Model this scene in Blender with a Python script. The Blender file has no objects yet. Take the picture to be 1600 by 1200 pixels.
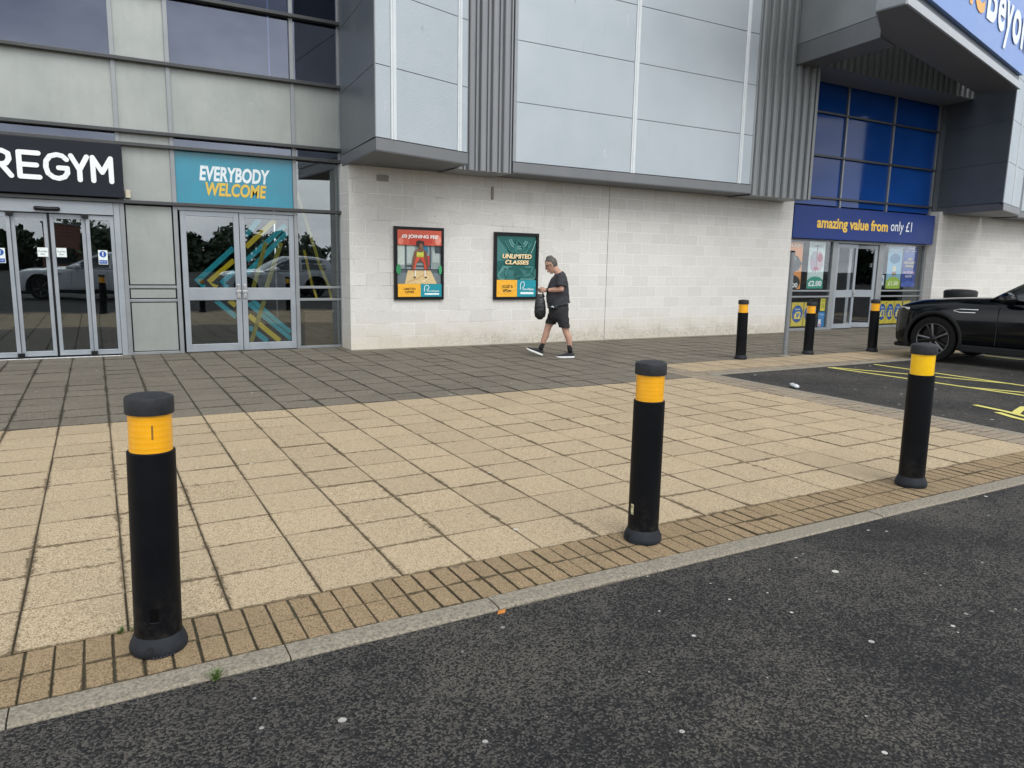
import bpy, bmesh, math, random
from mathutils import Vector, Matrix
random.seed(7)
sc = bpy.context.scene
R = math.radians

# ------------------------------------------------------------------ camera
cam = bpy.data.cameras.new("camera"); camo = bpy.data.objects.new("camera", cam)
sc.collection.objects.link(camo); sc.camera = camo
_r = Vector((0.87188701, -0.48933105, 0.01918752)); _d = Vector((-0.06254591, -0.15013355, -0.98668532)); _f = Vector((0.48569645, 0.85907802, -0.16150515))
CAMH = 1.5492
camo.matrix_world = Matrix(((_r.x, -_d.x, -_f.x, 0), (_r.y, -_d.y, -_f.y, 0), (_r.z, -_d.z, -_f.z, CAMH), (0, 0, 0, 1)))
cam.sensor_fit = 'HORIZONTAL'; cam.sensor_width = 36.0; cam.lens = 1147.016 / 1600 * 36
cam.clip_start = 0.05; cam.clip_end = 3000

# ------------------------------------------------------------------ world, sun, exposure
SUN_EL, SUN_AZ = R(47), R(180)          # azimuth measured clockwise from +Y (the shop fronts face -Y)
w = bpy.data.worlds.new("World"); sc.world = w; w.use_nodes = True
nt = w.node_tree; N = nt.nodes; L = nt.links; N.clear()
out = N.new('ShaderNodeOutputWorld'); bg = N.new('ShaderNodeBackground'); L.new(bg.outputs[0], out.inputs[0])
sky = N.new('ShaderNodeTexSky'); sky.sky_type = 'NISHITA'; sky.sun_disc = False
sky.sun_elevation = SUN_EL; sky.sun_rotation = SUN_AZ; sky.air_density = 1.4; sky.dust_density = 3.0
tc = N.new('ShaderNodeTexCoord'); mp = N.new('ShaderNodeMapping'); mp.inputs['Scale'].default_value = (1, 1, 3.2)
L.new(tc.outputs['Generated'], mp.inputs[0])
no = N.new('ShaderNodeTexNoise'); no.inputs['Scale'].default_value = 2.6; no.inputs['Detail'].default_value = 9; no.inputs['Roughness'].default_value = .58
no.inputs['Distortion'].default_value = .35
L.new(mp.outputs[0], no.inputs[0])
cr = N.new('ShaderNodeValToRGB'); cr.color_ramp.elements[0].position = .33; cr.color_ramp.elements[1].position = .72
cr.color_ramp.elements[0].color = (5.4, 5.9, 7.0, 1); cr.color_ramp.elements[1].color = (14.5, 14.6, 14.6, 1)
L.new(no.outputs[0], cr.inputs[0])
mx = N.new('ShaderNodeMix'); mx.data_type = 'RGBA'; mx.inputs['Factor'].default_value = .86
L.new(sky.outputs[0], mx.inputs[6]); L.new(cr.outputs[0], mx.inputs[7])
sx = N.new('ShaderNodeSeparateXYZ'); L.new(tc.outputs['Generated'], sx.inputs[0])
mr = N.new('ShaderNodeMapRange'); L.new(sx.outputs[2], mr.inputs[0]); mr.inputs[1].default_value = 0; mr.inputs[2].default_value = .75; mr.inputs[3].default_value = 1.45; mr.inputs[4].default_value = .85
vm = N.new('ShaderNodeVectorMath'); vm.operation = 'SCALE'; L.new(mx.outputs[2], vm.inputs[0]); L.new(mr.outputs[0], vm.inputs['Scale'])
L.new(vm.outputs[0], bg.inputs[0]); bg.inputs[1].default_value = 0.085
sl = bpy.data.lights.new("sun", 'SUN'); slo = bpy.data.objects.new("sun", sl); sc.collection.objects.link(slo)
sl.energy = 1.35; sl.angle = R(40); sl.color = (1.0, .98, .955)
_sd = Vector((math.sin(SUN_AZ) * math.cos(SUN_EL), math.cos(SUN_AZ) * math.cos(SUN_EL), math.sin(SUN_EL)))
slo.rotation_euler = _sd.to_track_quat('Z', 'Y').to_euler(); slo.location = (0, -10, 30)
sc.view_settings.view_transform = 'Standard'; sc.view_settings.look = 'None'
sc.view_settings.exposure = 0.55; sc.view_settings.gamma = 1.0
sc.cycles.max_bounces = 8; sc.cycles.transparent_max_bounces = 16

# ------------------------------------------------------------------ materials
def hx(h):
    h = h.lstrip('#'); o = []
    for i in (0, 2, 4):
        c = int(h[i:i + 2], 16) / 255
        o.append(c / 12.92 if c <= .04045 else ((c + .055) / 1.055) ** 2.4)
    return (*o, 1)
def newmat(name):
    m = bpy.data.materials.new(name); m.use_nodes = True
    return m, m.node_tree.nodes, m.node_tree.links, m.node_tree.nodes['Principled BSDF']
def nnoise(n, l, vec, scale, detail=6, rough=.6, dist=0):
    t = n.new('ShaderNodeTexNoise'); t.inputs['Scale'].default_value = scale; t.inputs['Detail'].default_value = detail
    t.inputs['Roughness'].default_value = rough; t.inputs['Distortion'].default_value = dist
    if vec is not None: l.new(vec, t.inputs[0])
    return t.outputs[0]
def ramp(n, l, fac, stops):
    r = n.new('ShaderNodeValToRGB'); e = r.color_ramp.elements
    while len(e) < len(stops): e.new(.5)
    for i, (p, c) in enumerate(stops):
        e[i].position = p; e[i].color = c if len(c) == 4 else (*c, 1)
    l.new(fac, r.inputs[0]); return r.outputs[0]
def mixc(n, l, fac, a, b, mode='MIX'):
    m = n.new('ShaderNodeMix'); m.data_type = 'RGBA'; m.blend_type = mode
    if isinstance(fac, (int, float)): m.inputs[0].default_value = fac
    else: l.new(fac, m.inputs[0])
    for s, v in ((6, a), (7, b)):
        if isinstance(v, tuple): m.inputs[s].default_value = v if len(v) == 4 else (*v, 1)
        else: l.new(v, m.inputs[s])
    return m.outputs[2]
def mth(n, l, op, a, b=None, c=None):
    m = n.new('ShaderNodeMath'); m.operation = op
    for i, v in enumerate((a, b, c)):
        if v is None: continue
        if isinstance(v, (int, float)): m.inputs[i].default_value = v
        else: l.new(v, m.inputs[i])
    return m.outputs[0]
def sstep(n, l, v, a, b):
    m = n.new('ShaderNodeMapRange'); m.interpolation_type = 'SMOOTHSTEP'
    l.new(v, m.inputs[0]); m.inputs[1].default_value = a; m.inputs[2].default_value = b
    return m.outputs[0]
def bump(n, l, bs, h, strength=.3, dist=.01):
    b = n.new('ShaderNodeBump'); b.inputs['Strength'].default_value = strength; b.inputs['Distance'].default_value = dist
    l.new(h, b.inputs['Height']); l.new(b.outputs[0], bs.inputs['Normal'])
def objc(n, l, scale=None):
    t = n.new('ShaderNodeTexCoord').outputs['Object']
    if scale:
        m = n.new('ShaderNodeMapping'); m.inputs['Scale'].default_value = scale; l.new(t, m.inputs[0]); return m.outputs[0]
    return t
def sepxyz(n, l, v):
    s = n.new('ShaderNodeSeparateXYZ'); l.new(v, s.inputs[0]); return s.outputs
MATC = {}
def plain(name, c1, c2=None, rough=.5, metal=0.0, scale=4, bmp=0, bscale=120, coat=0, spec=.5, stretch=None, bdist=.004):
    """two-tone noise-mottled surface with roughness variation and optional fine bump"""
    if name in MATC: return MATC[name]
    m, n, l, b = newmat(name)
    if isinstance(c1, str): c1 = hx(c1)
    if c2 is None: c2 = tuple(min(1, x * 1.18) for x in c1[:3])
    if isinstance(c2, str): c2 = hx(c2)
    v = objc(n, l, stretch)
    f = nnoise(n, l, v, scale, 8, .65)
    l.new(ramp(n, l, f, [(.32, c1), (.68, c2)]), b.inputs['Base Color'])
    rv = n.new('ShaderNodeMapRange'); l.new(f, rv.inputs[0]); rv.inputs[1].default_value = .3; rv.inputs[2].default_value = .7
    rv.inputs[3].default_value = max(0, rough - .07); rv.inputs[4].default_value = min(1, rough + .07); l.new(rv.outputs[0], b.inputs['Roughness'])
    b.inputs['Metallic'].default_value = metal; b.inputs['Coat Weight'].default_value = coat; b.inputs['Specular IOR Level'].default_value = spec
    if bmp: bump(n, l, b, nnoise(n, l, v, bscale, 4), bmp, bdist)
    MATC[name] = m; return m
def flat(h, rough=.45):
    k = 'print_' + h.lstrip('#')
    if k not in MATC:
        c = hx(h); plain(k, tuple(x * .86 for x in c[:3]), tuple(min(1, x * 1.08) for x in c[:3]), rough, scale=26)
    return MATC[k]

def glass(name, tint, base=.1, refl=(.9, .93, 1), rough=.0, wav=.0):
    m, n, l, b = newmat(name); n.remove(b)
    o = n['Material Output']
    tr = n.new('ShaderNodeBsdfTransparent'); tr.inputs[0].default_value = (*tint, 1)
    gl = n.new('ShaderNodeBsdfGlossy'); gl.inputs['Roughness'].default_value = rough; gl.inputs[0].default_value = (*refl, 1)
    ge = n.new('ShaderNodeNewGeometry'); dt = n.new('ShaderNodeVectorMath'); dt.operation = 'DOT_PRODUCT'
    l.new(ge.outputs['Incoming'], dt.inputs[0]); l.new(ge.outputs['Normal'], dt.inputs[1])
    f = mth(n, l, 'POWER', mth(n, l, 'SUBTRACT', 1, mth(n, l, 'ABSOLUTE', dt.outputs['Value'])), 5)
    f = mth(n, l, 'MULTIPLY_ADD', f, .92, .04 + base)
    mxs = n.new('ShaderNodeMixShader'); l.new(f, mxs.inputs[0]); l.new(tr.outputs[0], mxs.inputs[1]); l.new(gl.outputs[0], mxs.inputs[2])
    if wav:
        bp = n.new('ShaderNodeBump'); bp.inputs['Strength'].default_value = wav; bp.inputs['Distance'].default_value = .02
        l.new(nnoise(n, l, objc(n, l), 1.3, 1), bp.inputs['Height']); l.new(bp.outputs[0], gl.inputs['Normal'])
    l.new(mxs.outputs[0], o.inputs[0]); MATC[name] = m; return m

def mat_blockwall():
    m, n, l, b = newmat('pale_blockwork')
    p = sepxyz(n, l, objc(n, l))
    h = mth(n, l, 'ADD', p[0], p[1])
    cv = n.new('ShaderNodeCombineXYZ'); l.new(h, cv.inputs[0]); l.new(p[2], cv.inputs[1])
    br = n.new('ShaderNodeTexBrick'); l.new(cv.outputs[0], br.inputs[0])
    br.offset = .5; br.inputs['Scale'].default_value = 1; br.inputs['Brick Width'].default_value = .45; br.inputs['Row Height'].default_value = .225
    br.inputs['Mortar Size'].default_value = .0055; br.inputs['Mortar Smooth'].default_value = .35; br.inputs['Bias'].default_value = 0
    br.inputs['Color1'].default_value = (.685, .672, .632, 1); br.inputs['Color2'].default_value = (.75, .738, .70, 1); br.inputs['Mortar'].default_value = (.62, .61, .57, 1)
    v = objc(n, l)
    sp = nnoise(n, l, v, 95, 5, .7)
    c = mixc(n, l, .55, br.outputs[0], ramp(n, l, sp, [(.36, (.62, .62, .62)), (.62, (1.06, 1.06, 1.06))]), 'MULTIPLY')
    big = nnoise(n, l, v, 1.1, 7, .62)
    c = mixc(n, l, mth(n, l, 'MULTIPLY', sstep(n, l, big, .45, .75), .22), c, (.57, .555, .51))
    # mortar shows dark in patches, pale in others
    mt = sstep(n, l, mth(n, l, 'ADD', nnoise(n, l, v, .8, 4), mth(n, l, 'MULTIPLY', p[0], .022)), .49, .66)
    mcol = mixc(n, l, mt, (.36, .35, .32), (.90, .89, .86))
    c = mixc(n, l, mth(n, l, 'MULTIPLY', br.outputs[1], .78), c, mcol)
    # rising damp: ochre foot, with black mould further along the wall
    z = mth(n, l, 'ADD', p[2], mth(n, l, 'MULTIPLY', mth(n, l, 'SUBTRACT', nnoise(n, l, v, 2.3, 6), .5), .5))
    damp = mth(n, l, 'SUBTRACT', 1, sstep(n, l, z, .02, .62))
    c = mixc(n, l, mth(n, l, 'MULTIPLY', damp, .5), c, (.56, .49, .36))
    mould = mth(n, l, 'MULTIPLY', mth(n, l, 'SUBTRACT', 1, sstep(n, l, z, .1, .33)), sstep(n, l, p[0], 3.0, 8.0))
    mould = mth(n, l, 'MULTIPLY', mould, sstep(n, l, nnoise(n, l, v, 22, 8, .8), .36, .74))
    c = mixc(n, l, mth(n, l, 'MULTIPLY', mould, .6), c, (.14, .135, .115))
    # run-off streaks below the cladding
    st = n.new('ShaderNodeMapping'); st.inputs['Scale'].default_value = (5.5, 5.5, .35); l.new(v, st.inputs[0])
    s2 = sstep(n, l, nnoise(n, l, st.outputs[0], 1.0, 6, .6), .52, .74)
    s2 = mth(n, l, 'MULTIPLY', s2, sstep(n, l, p[2], 1.4, 3.1))
    c = mixc(n, l, mth(n, l, 'MULTIPLY', s2, .22), c, (.36, .345, .31))
    # a few scuffs
    vo = n.new('ShaderNodeTexVoronoi'); vo.inputs['Scale'].default_value = 1.7; l.new(v, vo.inputs[0])
    sc_ = mth(n, l, 'SUBTRACT', 1, sstep(n, l, mth(n, l, 'ADD', vo.outputs[0], mth(n, l, 'MULTIPLY', nnoise(n, l, v, 30, 3), .06)), .045, .075))
    c = mixc(n, l, mth(n, l, 'MULTIPLY', sc_, .35), c, (.16, .15, .13))
    l.new(c, b.inputs['Base Color']); b.inputs['Roughness'].default_value = .92; b.inputs['Specular IOR Level'].default_value = .2
    hgt = mth(n, l, 'SUBTRACT', mth(n, l, 'MULTIPLY', sp, .25), br.outputs[1])
    bump(n, l, b, hgt, .55, .004); return m
def mat_slab(name, cd, cm, cl, dirt, spk=150, dstr=.8, edge=.075, blot=.25, blotc=(.3, .24, .17)):
    m, n, l, b = newmat(name)
    v = objc(n, l)
    f = nnoise(n, l, v, spk, 3, .75)
    c = ramp(n, l, f, [(.35, cd), (.45, cm), (.60, cl)])
    vor = n.new('ShaderNodeTexVoronoi'); vor.voronoi_dimensions = '2D'; vor.inputs['Scale'].default_value = spk * .75; l.new(v, vor.inputs[0])
    c = mixc(n, l, .45, c, ramp(n, l, sepxyz(n, l, vor.outputs['Color'])[0], [(.10, (.42, .37, .31)), (.3, (1, 1, 1)), (.9, (1.2, 1.19, 1.15))]), 'MULTIPLY')
    at = n.new('ShaderNodeAttribute'); at.attribute_name = 'rnd'
    c = mixc(n, l, 1.0, c, ramp(n, l, at.outputs['Fac'], [(0, (.93, .925, .92)), (.5, (.99, .99, .99)), (1, (1.045, 1.04, 1.03))]), 'MULTIPLY')
    big = nnoise(n, l, v, .9, 7, .62)
    c = mixc(n, l, mth(n, l, 'MULTIPLY', sstep(n, l, big, .46, .72), blot), c, blotc)
    uv = sepxyz(n, l, n.new('ShaderNodeTexCoord').outputs['UV'])
    ex = mth(n, l, 'MINIMUM', uv[0], mth(n, l, 'SUBTRACT', 1, uv[0])); ey = mth(n, l, 'MINIMUM', uv[1], mth(n, l, 'SUBTRACT', 1, uv[1]))
    ed = mth(n, l, 'MINIMUM', ex, ey)
    n2 = nnoise(n, l, v, 22, 5, .7); n3 = nnoise(n, l, v, 1.6, 4, .6)
    ed = mth(n, l, 'SUBTRACT', ed, mth(n, l, 'MULTIPLY', mth(n, l, 'MULTIPLY', sstep(n, l, n2, .35, .75), sstep(n, l, n3, .38, .68)), edge * 1.6))
    k = mth(n, l, 'SUBTRACT', 1, sstep(n, l, ed, -.01, edge * .6))
    c = mixc(n, l, mth(n, l, 'MULTIPLY', k, dstr), c, dirt)
    # old gum and droppings, a few per square metre
    vo = n.new('ShaderNodeTexVoronoi'); vo.voronoi_dimensions = '2D'; vo.inputs['Scale'].default_value = 1.9; l.new(v, vo.inputs[0])
    cc = sepxyz(n, l, vo.outputs['Color'])
    rad = mth(n, l, 'MULTIPLY', mth(n, l, 'GREATER_THAN', cc[0], .45), mth(n, l, 'MULTIPLY', cc[0], .034))
    g = mth(n, l, 'LESS_THAN', mth(n, l, 'ADD', vo.outputs[0], mth(n, l, 'MULTIPLY', mth(n, l, 'SUBTRACT', nnoise(n, l, v, 40, 2), .5), .010)), rad)
    c = mixc(n, l, mth(n, l, 'MULTIPLY', g, .55), c, mixc(n, l, mth(n, l, 'GREATER_THAN', cc[1], .7), (.10, .085, .07), (.62, .60, .54)))
    l.new(c, b.inputs['Base Color']); b.inputs['Roughness'].default_value = .9; b.inputs['Specular IOR Level'].default_value = .25
    bump(n, l, b, mth(n, l, 'ADD', f, mth(n, l, 'MULTIPLY', vor.outputs[0], .8)), .45, .004); return m
def mat_asphalt():
    m, n, l, b = newmat('worn_asphalt')
    v = objc(n, l)
    dn = n.new('ShaderNodeTexNoise'); dn.inputs['Scale'].default_value = 60; l.new(v, dn.inputs[0])
    vv = mixc(n, l, .02, v, dn.outputs['Color'], 'ADD')
    vo = n.new('ShaderNodeTexVoronoi'); vo.voronoi_dimensions = '2D'; vo.inputs['Scale'].default_value = 118; l.new(vv, vo.inputs[0])
    cc = sepxyz(n, l, vo.outputs['Color'])
    n1 = nnoise(n, l, v, 48, 6, .78, 1.6); n2 = nnoise(n, l, v, 1.0, 6, .6); n4 = nnoise(n, l, v, 7.5, 5, .65)
    th = mth(n, l, 'ADD', mth(n, l, 'MULTIPLY', cc[0], .50), mth(n, l, 'ADD', mth(n, l, 'MULTIPLY', n1, .60), mth(n, l, 'MULTIPLY', n4, .55)))
    th = mth(n, l, 'ADD', th, mth(n, l, 'MULTIPLY', n2, .6))
    kd = sstep(n, l, sepxyz(n, l, v)[1], 1.1, 2.75)
    th = mth(n, l, 'ADD', th, mth(n, l, 'MULTIPLY', kd, .13))
    st = sstep(n, l, th, 1.12, 1.25)
    gap = sstep(n, l, vo.outputs[0], .52, .66)
    st = mth(n, l, 'MULTIPLY', st, mth(n, l, 'SUBTRACT', 1, gap))
    c = mixc(n, l, st, mixc(n, l, mth(n, l, 'MULTIPLY', mth(n, l, 'MULTIPLY', cc[2], cc[2]), mth(n, l, 'SUBTRACT', 1, gap)), (.0095, .0098, .0105), (.043, .042, .040)), mixc(n, l, cc[1], (.060, .0565, .050), (.098, .092, .081)))
    pt = sstep(n, l, n2, .36, .66)
    c = mixc(n, l, .6, c, mixc(n, l, pt, (.75, .77, .8), (1.2, 1.17, 1.12)), 'MULTIPLY')
    oil = sstep(n, l, nnoise(n, l, v, .55, 4, .5), .56, .70)
    c = mixc(n, l, mth(n, l, 'MULTIPLY', oil, .5), c, (.012, .012, .0125))
    fine = nnoise(n, l, v, 260, 2, .6)
    c = mixc(n, l, mth(n, l, 'MULTIPLY', mth(n, l, 'GREATER_THAN', fine, .69), .5), c, (.20, .20, .19))
    for sc_, rr, thr in ((2.1, .033, .25), (4.6, .036, .66)):
        vg = n.new('ShaderNodeTexVoronoi'); vg.voronoi_dimensions = '2D'; vg.inputs['Scale'].default_value = sc_; l.new(v, vg.inputs[0])
        c2 = sepxyz(n, l, vg.outputs['Color'])
        wob = mth(n, l, 'MULTIPLY', mth(n, l, 'SUBTRACT', nnoise(n, l, v, 45, 2), .5), .012)
        rad = mth(n, l, 'MULTIPLY', mth(n, l, 'MULTIPLY', mth(n, l, 'GREATER_THAN', c2[0], thr), mth(n, l, 'ADD', .3, mth(n, l, 'MULTIPLY', c2[1], c2[1]))), rr)
        g = mth(n, l, 'LESS_THAN', mth(n, l, 'ADD', vg.outputs[0], wob), rad)
        c = mixc(n, l, g, c, mixc(n, l, c2[2], (.22, .215, .20), (.62, .61, .57)))
    l.new(c, b.inputs['Base Color'])
    l.new(mth(n, l, 'SUBTRACT', .95, mth(n, l, 'MULTIPLY', st, .12)), b.inputs['Roughness']); b.inputs['Specular IOR Level'].default_value = .28
    bump(n, l, b, mth(n, l, 'ADD', st, mth(n, l, 'MULTIPLY', n1, .6)), .7, .006); return m
def mat_spandrel():
    m, n, l, b = newmat('weathered_spandrel')
    v = objc(n, l); p = sepxyz(n, l, v)
    st = n.new('ShaderNodeMapping'); st.inputs['Scale'].default_value = (9, 9, 1.1); l.new(v, st.inputs[0])
    s = nnoise(n, l, st.outputs[0], 1.4, 7, .7); bg_ = nnoise(n, l, v, 1.5, 6, .6)
    c = ramp(n, l, bg_, [(.3, (.29, .315, .298)), (.7, (.36, .38, .362))])
    c = mixc(n, l, mth(n, l, 'MULTIPLY', sstep(n, l, s, .45, .75), .16), c, (.22, .23, .205))
    gr = nnoise(n, l, v, 9, 6, .7)
    c = mixc(n, l, mth(n, l, 'MULTIPLY', sstep(n, l, gr, .55, .75), .35), c, (.40, .42, .40))
    l.new(c, b.inputs['Base Color']); b.inputs['Metallic'].default_value = .35
    l.new(mth(n, l, 'ADD', .28, mth(n, l, 'MULTIPLY', s, .25)), b.inputs['Roughness']); return m
def mat_cladding():
    m, n, l, b = newmat('microrib_cladding')
    v = objc(n, l); p = sepxyz(n, l, v)
    wv = mth(n, l, 'SINE', mth(n, l, 'MULTIPLY', p[2], 2 * math.pi / .026))
    big = nnoise(n, l, v, .9, 6, .6)
    c = ramp(n, l, big, [(.3, (.40, .455, .49)), (.7, (.46, .51, .54))])
    c = mixc(n, l, mth(n, l, 'MULTIPLY', sstep(n, l, wv, .2, 1), .14), c, (.26, .29, .31))
    st = n.new('ShaderNodeMapping'); st.inputs['Scale'].default_value = (16, 16, .7); l.new(v, st.inputs[0])
    s = sstep(n, l, nnoise(n, l, st.outputs[0], 1.2, 5, .7), .62, .78)
    c = mixc(n, l, mth(n, l, 'MULTIPLY', s, .34), c, (.27, .29, .29))
    # thin bird streaks
    vo = n.new('ShaderNodeTexVoronoi'); vo.inputs['Scale'].default_value = 1
    m2 = n.new('ShaderNodeMapping'); m2.inputs['Scale'].default_value = (2.2, 2.2, .9); l.new(v, m2.inputs[0]); l.new(m2.outputs[0], vo.inputs[0])
    cc = sepxyz(n, l, vo.outputs['Color'])
    dx = n.new('ShaderNodeMapping'); dx.inputs['Scale'].default_value = (70, 70, 5); l.new(v, dx.inputs[0])
    sp = mth(n, l, 'MULTIPLY', mth(n, l, 'LESS_THAN', vo.outputs[0], .09), sstep(n, l, nnoise(n, l, dx.outputs[0], 1, 2), .58, .64))
    c = mixc(n, l, mth(n, l, 'MULTIPLY', sp, .6), c, mixc(n, l, mth(n, l, 'GREATER_THAN', cc[0], .5), (.12, .13, .13), (.75, .77, .77)))
    l.new(c, b.inputs['Base Color']); b.inputs['Metallic'].default_value = .25; b.inputs['Roughness'].default_value = .42
    bump(n, l, b, wv, .12, .004); return m
def mat_amber(name, c, bands):
    m, n, l, b = newmat(name)
    v = objc(n, l); p = sepxyz(n, l, v)
    f = nnoise(n, l, v, 12, 5)
    col = ramp(n, l, f, [(.3, tuple(x * .86 for x in c)), (.7, c)])
    dirt = sstep(n, l, nnoise(n, l, v, 34, 5, .7), .62, .74)
    col = mixc(n, l, mth(n, l, 'MULTIPLY', dirt, .35), col, (.30, .16, .02))
    if bands:
        s = mth(n, l, 'SINE', mth(n, l, 'MULTIPLY', p[2], 2 * math.pi / .0225)); s2 = mth(n, l, 'SINE', mth(n, l, 'MULTIPLY', p[0], 2 * math.pi / .012))
        col = mixc(n, l, mth(n, l, 'MULTIPLY', sstep(n, l, s, .3, 1), .10), col, (1, .62, .12))
        col = mixc(n, l, mth(n, l, 'MULTIPLY', sstep(n, l, s2, .4, 1), .12), col, (.62, .24, 0))
        bump(n, l, b, s, .06, .003)
    l.new(col, b.inputs['Base Color']); b.inputs['Roughness'].default_value = .32; b.inputs['Coat Weight'].default_value = .3
    return m
def mat_plastic():
    m, n, l, b = newmat('black_bollard_plastic')
    v = objc(n, l); p = sepxyz(n, l, v); oi = n.new('ShaderNodeObjectInfo')
    f = nnoise(n, l, v, 7, 6)
    c = ramp(n, l, f, [(.3, (.0022, .0027, .0038)), (.7, (.0045, .0052, .0068))])
    st = n.new('ShaderNodeMapping'); st.inputs['Scale'].default_value = (34, 34, 3.5); st.inputs['Rotation'].default_value = (.25, .1, 0); l.new(v, st.inputs[0])
    scr = sstep(n, l, nnoise(n, l, st.outputs[0], 1, 5, .7), .64, .72)
    c = mixc(n, l, mth(n, l, 'MULTIPLY', scr, .35), c, (.022, .023, .025))
    du = mth(n, l, 'MULTIPLY', mth(n, l, 'SUBTRACT', 1, sstep(n, l, p[2], .05, .34)), sstep(n, l, nnoise(n, l, v, 20, 6, .72), .40, .72))
    c = mixc(n, l, mth(n, l, 'MULTIPLY', du, .5), c, (.045, .040, .032))
    l.new(c, b.inputs['Base Color']); l.new(mth(n, l, 'ADD', .42, mth(n, l, 'MULTIPLY', f, .2)), b.inputs['Roughness']); b.inputs['Specular IOR Level'].default_value = .14
    bump(n, l, b, nnoise(n, l, v, 240, 3), .12, .003); return m
def mat_leaf(name, a, b_):
    m, n, l, b = newmat(name)
    oi = nnoise(n, l, objc(n, l), 1.6, 6)
    l.new(ramp(n, l, oi, [(.35, a), (.65, b_)]), b.inputs['Base Color']); b.inputs['Roughness'].default_value = .6
    return m

M_WALL = mat_blockwall()
M_TAN = mat_slab('tan_aggregate_slab', (.095, .066, .037), (.355, .280, .176), (.57, .470, .325), (.085, .060, .034), 175, .8, .06, .14, (.31, .245, .155))
M_GREY = mat_slab('grey_aggregate_slab', (.034, .030, .023), (.125, .110, .085), (.27, .245, .20), (.024, .021, .015), 130, .8, .07, .4, (.095, .085, .068))
M_BLOCK = mat_slab('buff_block_paver', (.105, .074, .040), (.235, .170, .096), (.36, .275, .168), (.038, .032, .018), 190, .8, .07, .3, (.19, .155, .105))
M_BLOCKG = mat_slab('grey_block_paver', (.13, .105, .075), (.27, .225, .165), (.36, .305, .235), (.06, .05, .035), 190, .7, .06, .3, (.15, .13, .10))
M_TAND = mat_slab('far_tan_slab', (.17, .125, .075), (.34, .265, .17), (.49, .40, .275), (.075, .055, .034), 150, .8, .05, .35, (.21, .165, .11))
M_KERB = plain('kerb_concrete', (.11, .097, .072), (.34, .305, .24), .92, scale=75, bmp=.6, bscale=170)
M_BED = plain('joint_dirt', (.032, .025, .014), (.06, .055, .028), .95, scale=14)
M_ASPH = mat_asphalt()
M_SPAN = mat_spandrel(); M_CLAD = mat_cladding()
M_ALU = plain('grey_aluminium', (.245, .265, .275), (.30, .315, .325), .38, .35, scale=3)
M_DOOR = plain('door_aluminium', (.30, .335, .37), (.35, .385, .415), .36, .3, scale=3)
M_TRANS = plain('dark_transom', (.040, .044, .046), (.058, .062, .063), .4, .1, scale=5)
M_DARK = plain('slate_metal', (.11, .13, .147), (.14, .158, .172), .36, .1, scale=1.3)
M_FASC = plain('grey_fascia', (.15, .158, .166), (.19, .197, .203), .42, .2, scale=1.2, stretch=(1, 1, .4))
M_RIB = plain('ribbed_metal', (.20, .21, .222), (.25, .26, .27), .4, .2, scale=2.2, stretch=(3, 3, .3))
M_RIB2 = plain('ribbed_metal_green', (.19, .205, .207), (.24, .252, .252), .4, .2, scale=2.2, stretch=(3, 3, .3))
M_STRIP = plain('white_cover_strip', (.60, .65, .67), (.68, .72, .73), .4, .1, scale=4)
M_SOFF = plain('soffit_board', (.105, .11, .118), (.14, .144, .15), .55, .1, scale=2)
M_SEAM = plain('seam_shadow', (.015, .017, .02), (.02, .022, .025), .8)
M_GLASS = glass('tinted_glass', (.74, .78, .78), .11, (.86, .92, .97), wav=.06)
M_GLASSS = glass('shop_glass', (.95, .96, .96), .04, (.9, .94, .97), wav=.05)
M_GLASSB = glass('upper_glass', (.22, .26, .36), .12, (.72, .78, .94), wav=.05)
M_GLASSD = glass('dark_glass', (.16, .19, .28), .02, (.6, .7, 1.0), wav=.05)
M_BLUEP = plain('blue_backpainted_panel', (.004, .045, .22), (.006, .06, .28), .08, 0, scale=.8, spec=.32)
M_BLUES = plain('blue_sign_board', (.009, .032, .175), (.013, .042, .21), .45, scale=1.5, spec=.3)
M_BLUEC = plain('pale_blue_sign_board', (.15, .27, .60), (.18, .31, .66), .35, scale=1.5)
M_NAVY = plain('charcoal_sign_board', (.006, .009, .015), (.010, .0135, .021), .5, scale=2, spec=.25)
M_TEAL = plain('teal_vinyl', (.012, .20, .30), (.016, .26, .37), .25, scale=1.2, coat=.3)
M_WHITE = plain('white_lettering', (.78, .82, .84), (.86, .88, .88), .4)
M_BLACKP = mat_plastic()
M_CAP = plain('black_cap_rubber', (.008, .009, .011), (.023, .0245, .028), .58, spec=.35, scale=16, bmp=.3, bscale=120)
M_COLLAR = plain('collar_rubber', (.009, .011, .0145), (.021, .0245, .030), .62, spec=.25, scale=14, bmp=.3, bscale=150)
M_AMB = mat_amber('amber_reflector', (.93, .43, .008), True); M_YEL = mat_amber('yellow_reflector', (.95, .56, .003), False)
M_POLE = plain('grey_painted_post', (.16, .175, .185), (.21, .225, .235), .45, .1, scale=9)
M_PAINTY = plain('yellow_road_paint', (.52, .47, .10), (.72, .66, .20), .8, scale=40)
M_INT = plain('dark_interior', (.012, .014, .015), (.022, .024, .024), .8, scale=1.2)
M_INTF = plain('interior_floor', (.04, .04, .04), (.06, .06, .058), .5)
M_FRAME = plain('black_poster_frame', (.004, .0045, .0055), (.007, .0075, .009), .4, spec=.3)
M_STEEL = plain('steel', (.45, .46, .47), (.55, .56, .56), .3, .9, scale=20)

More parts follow.
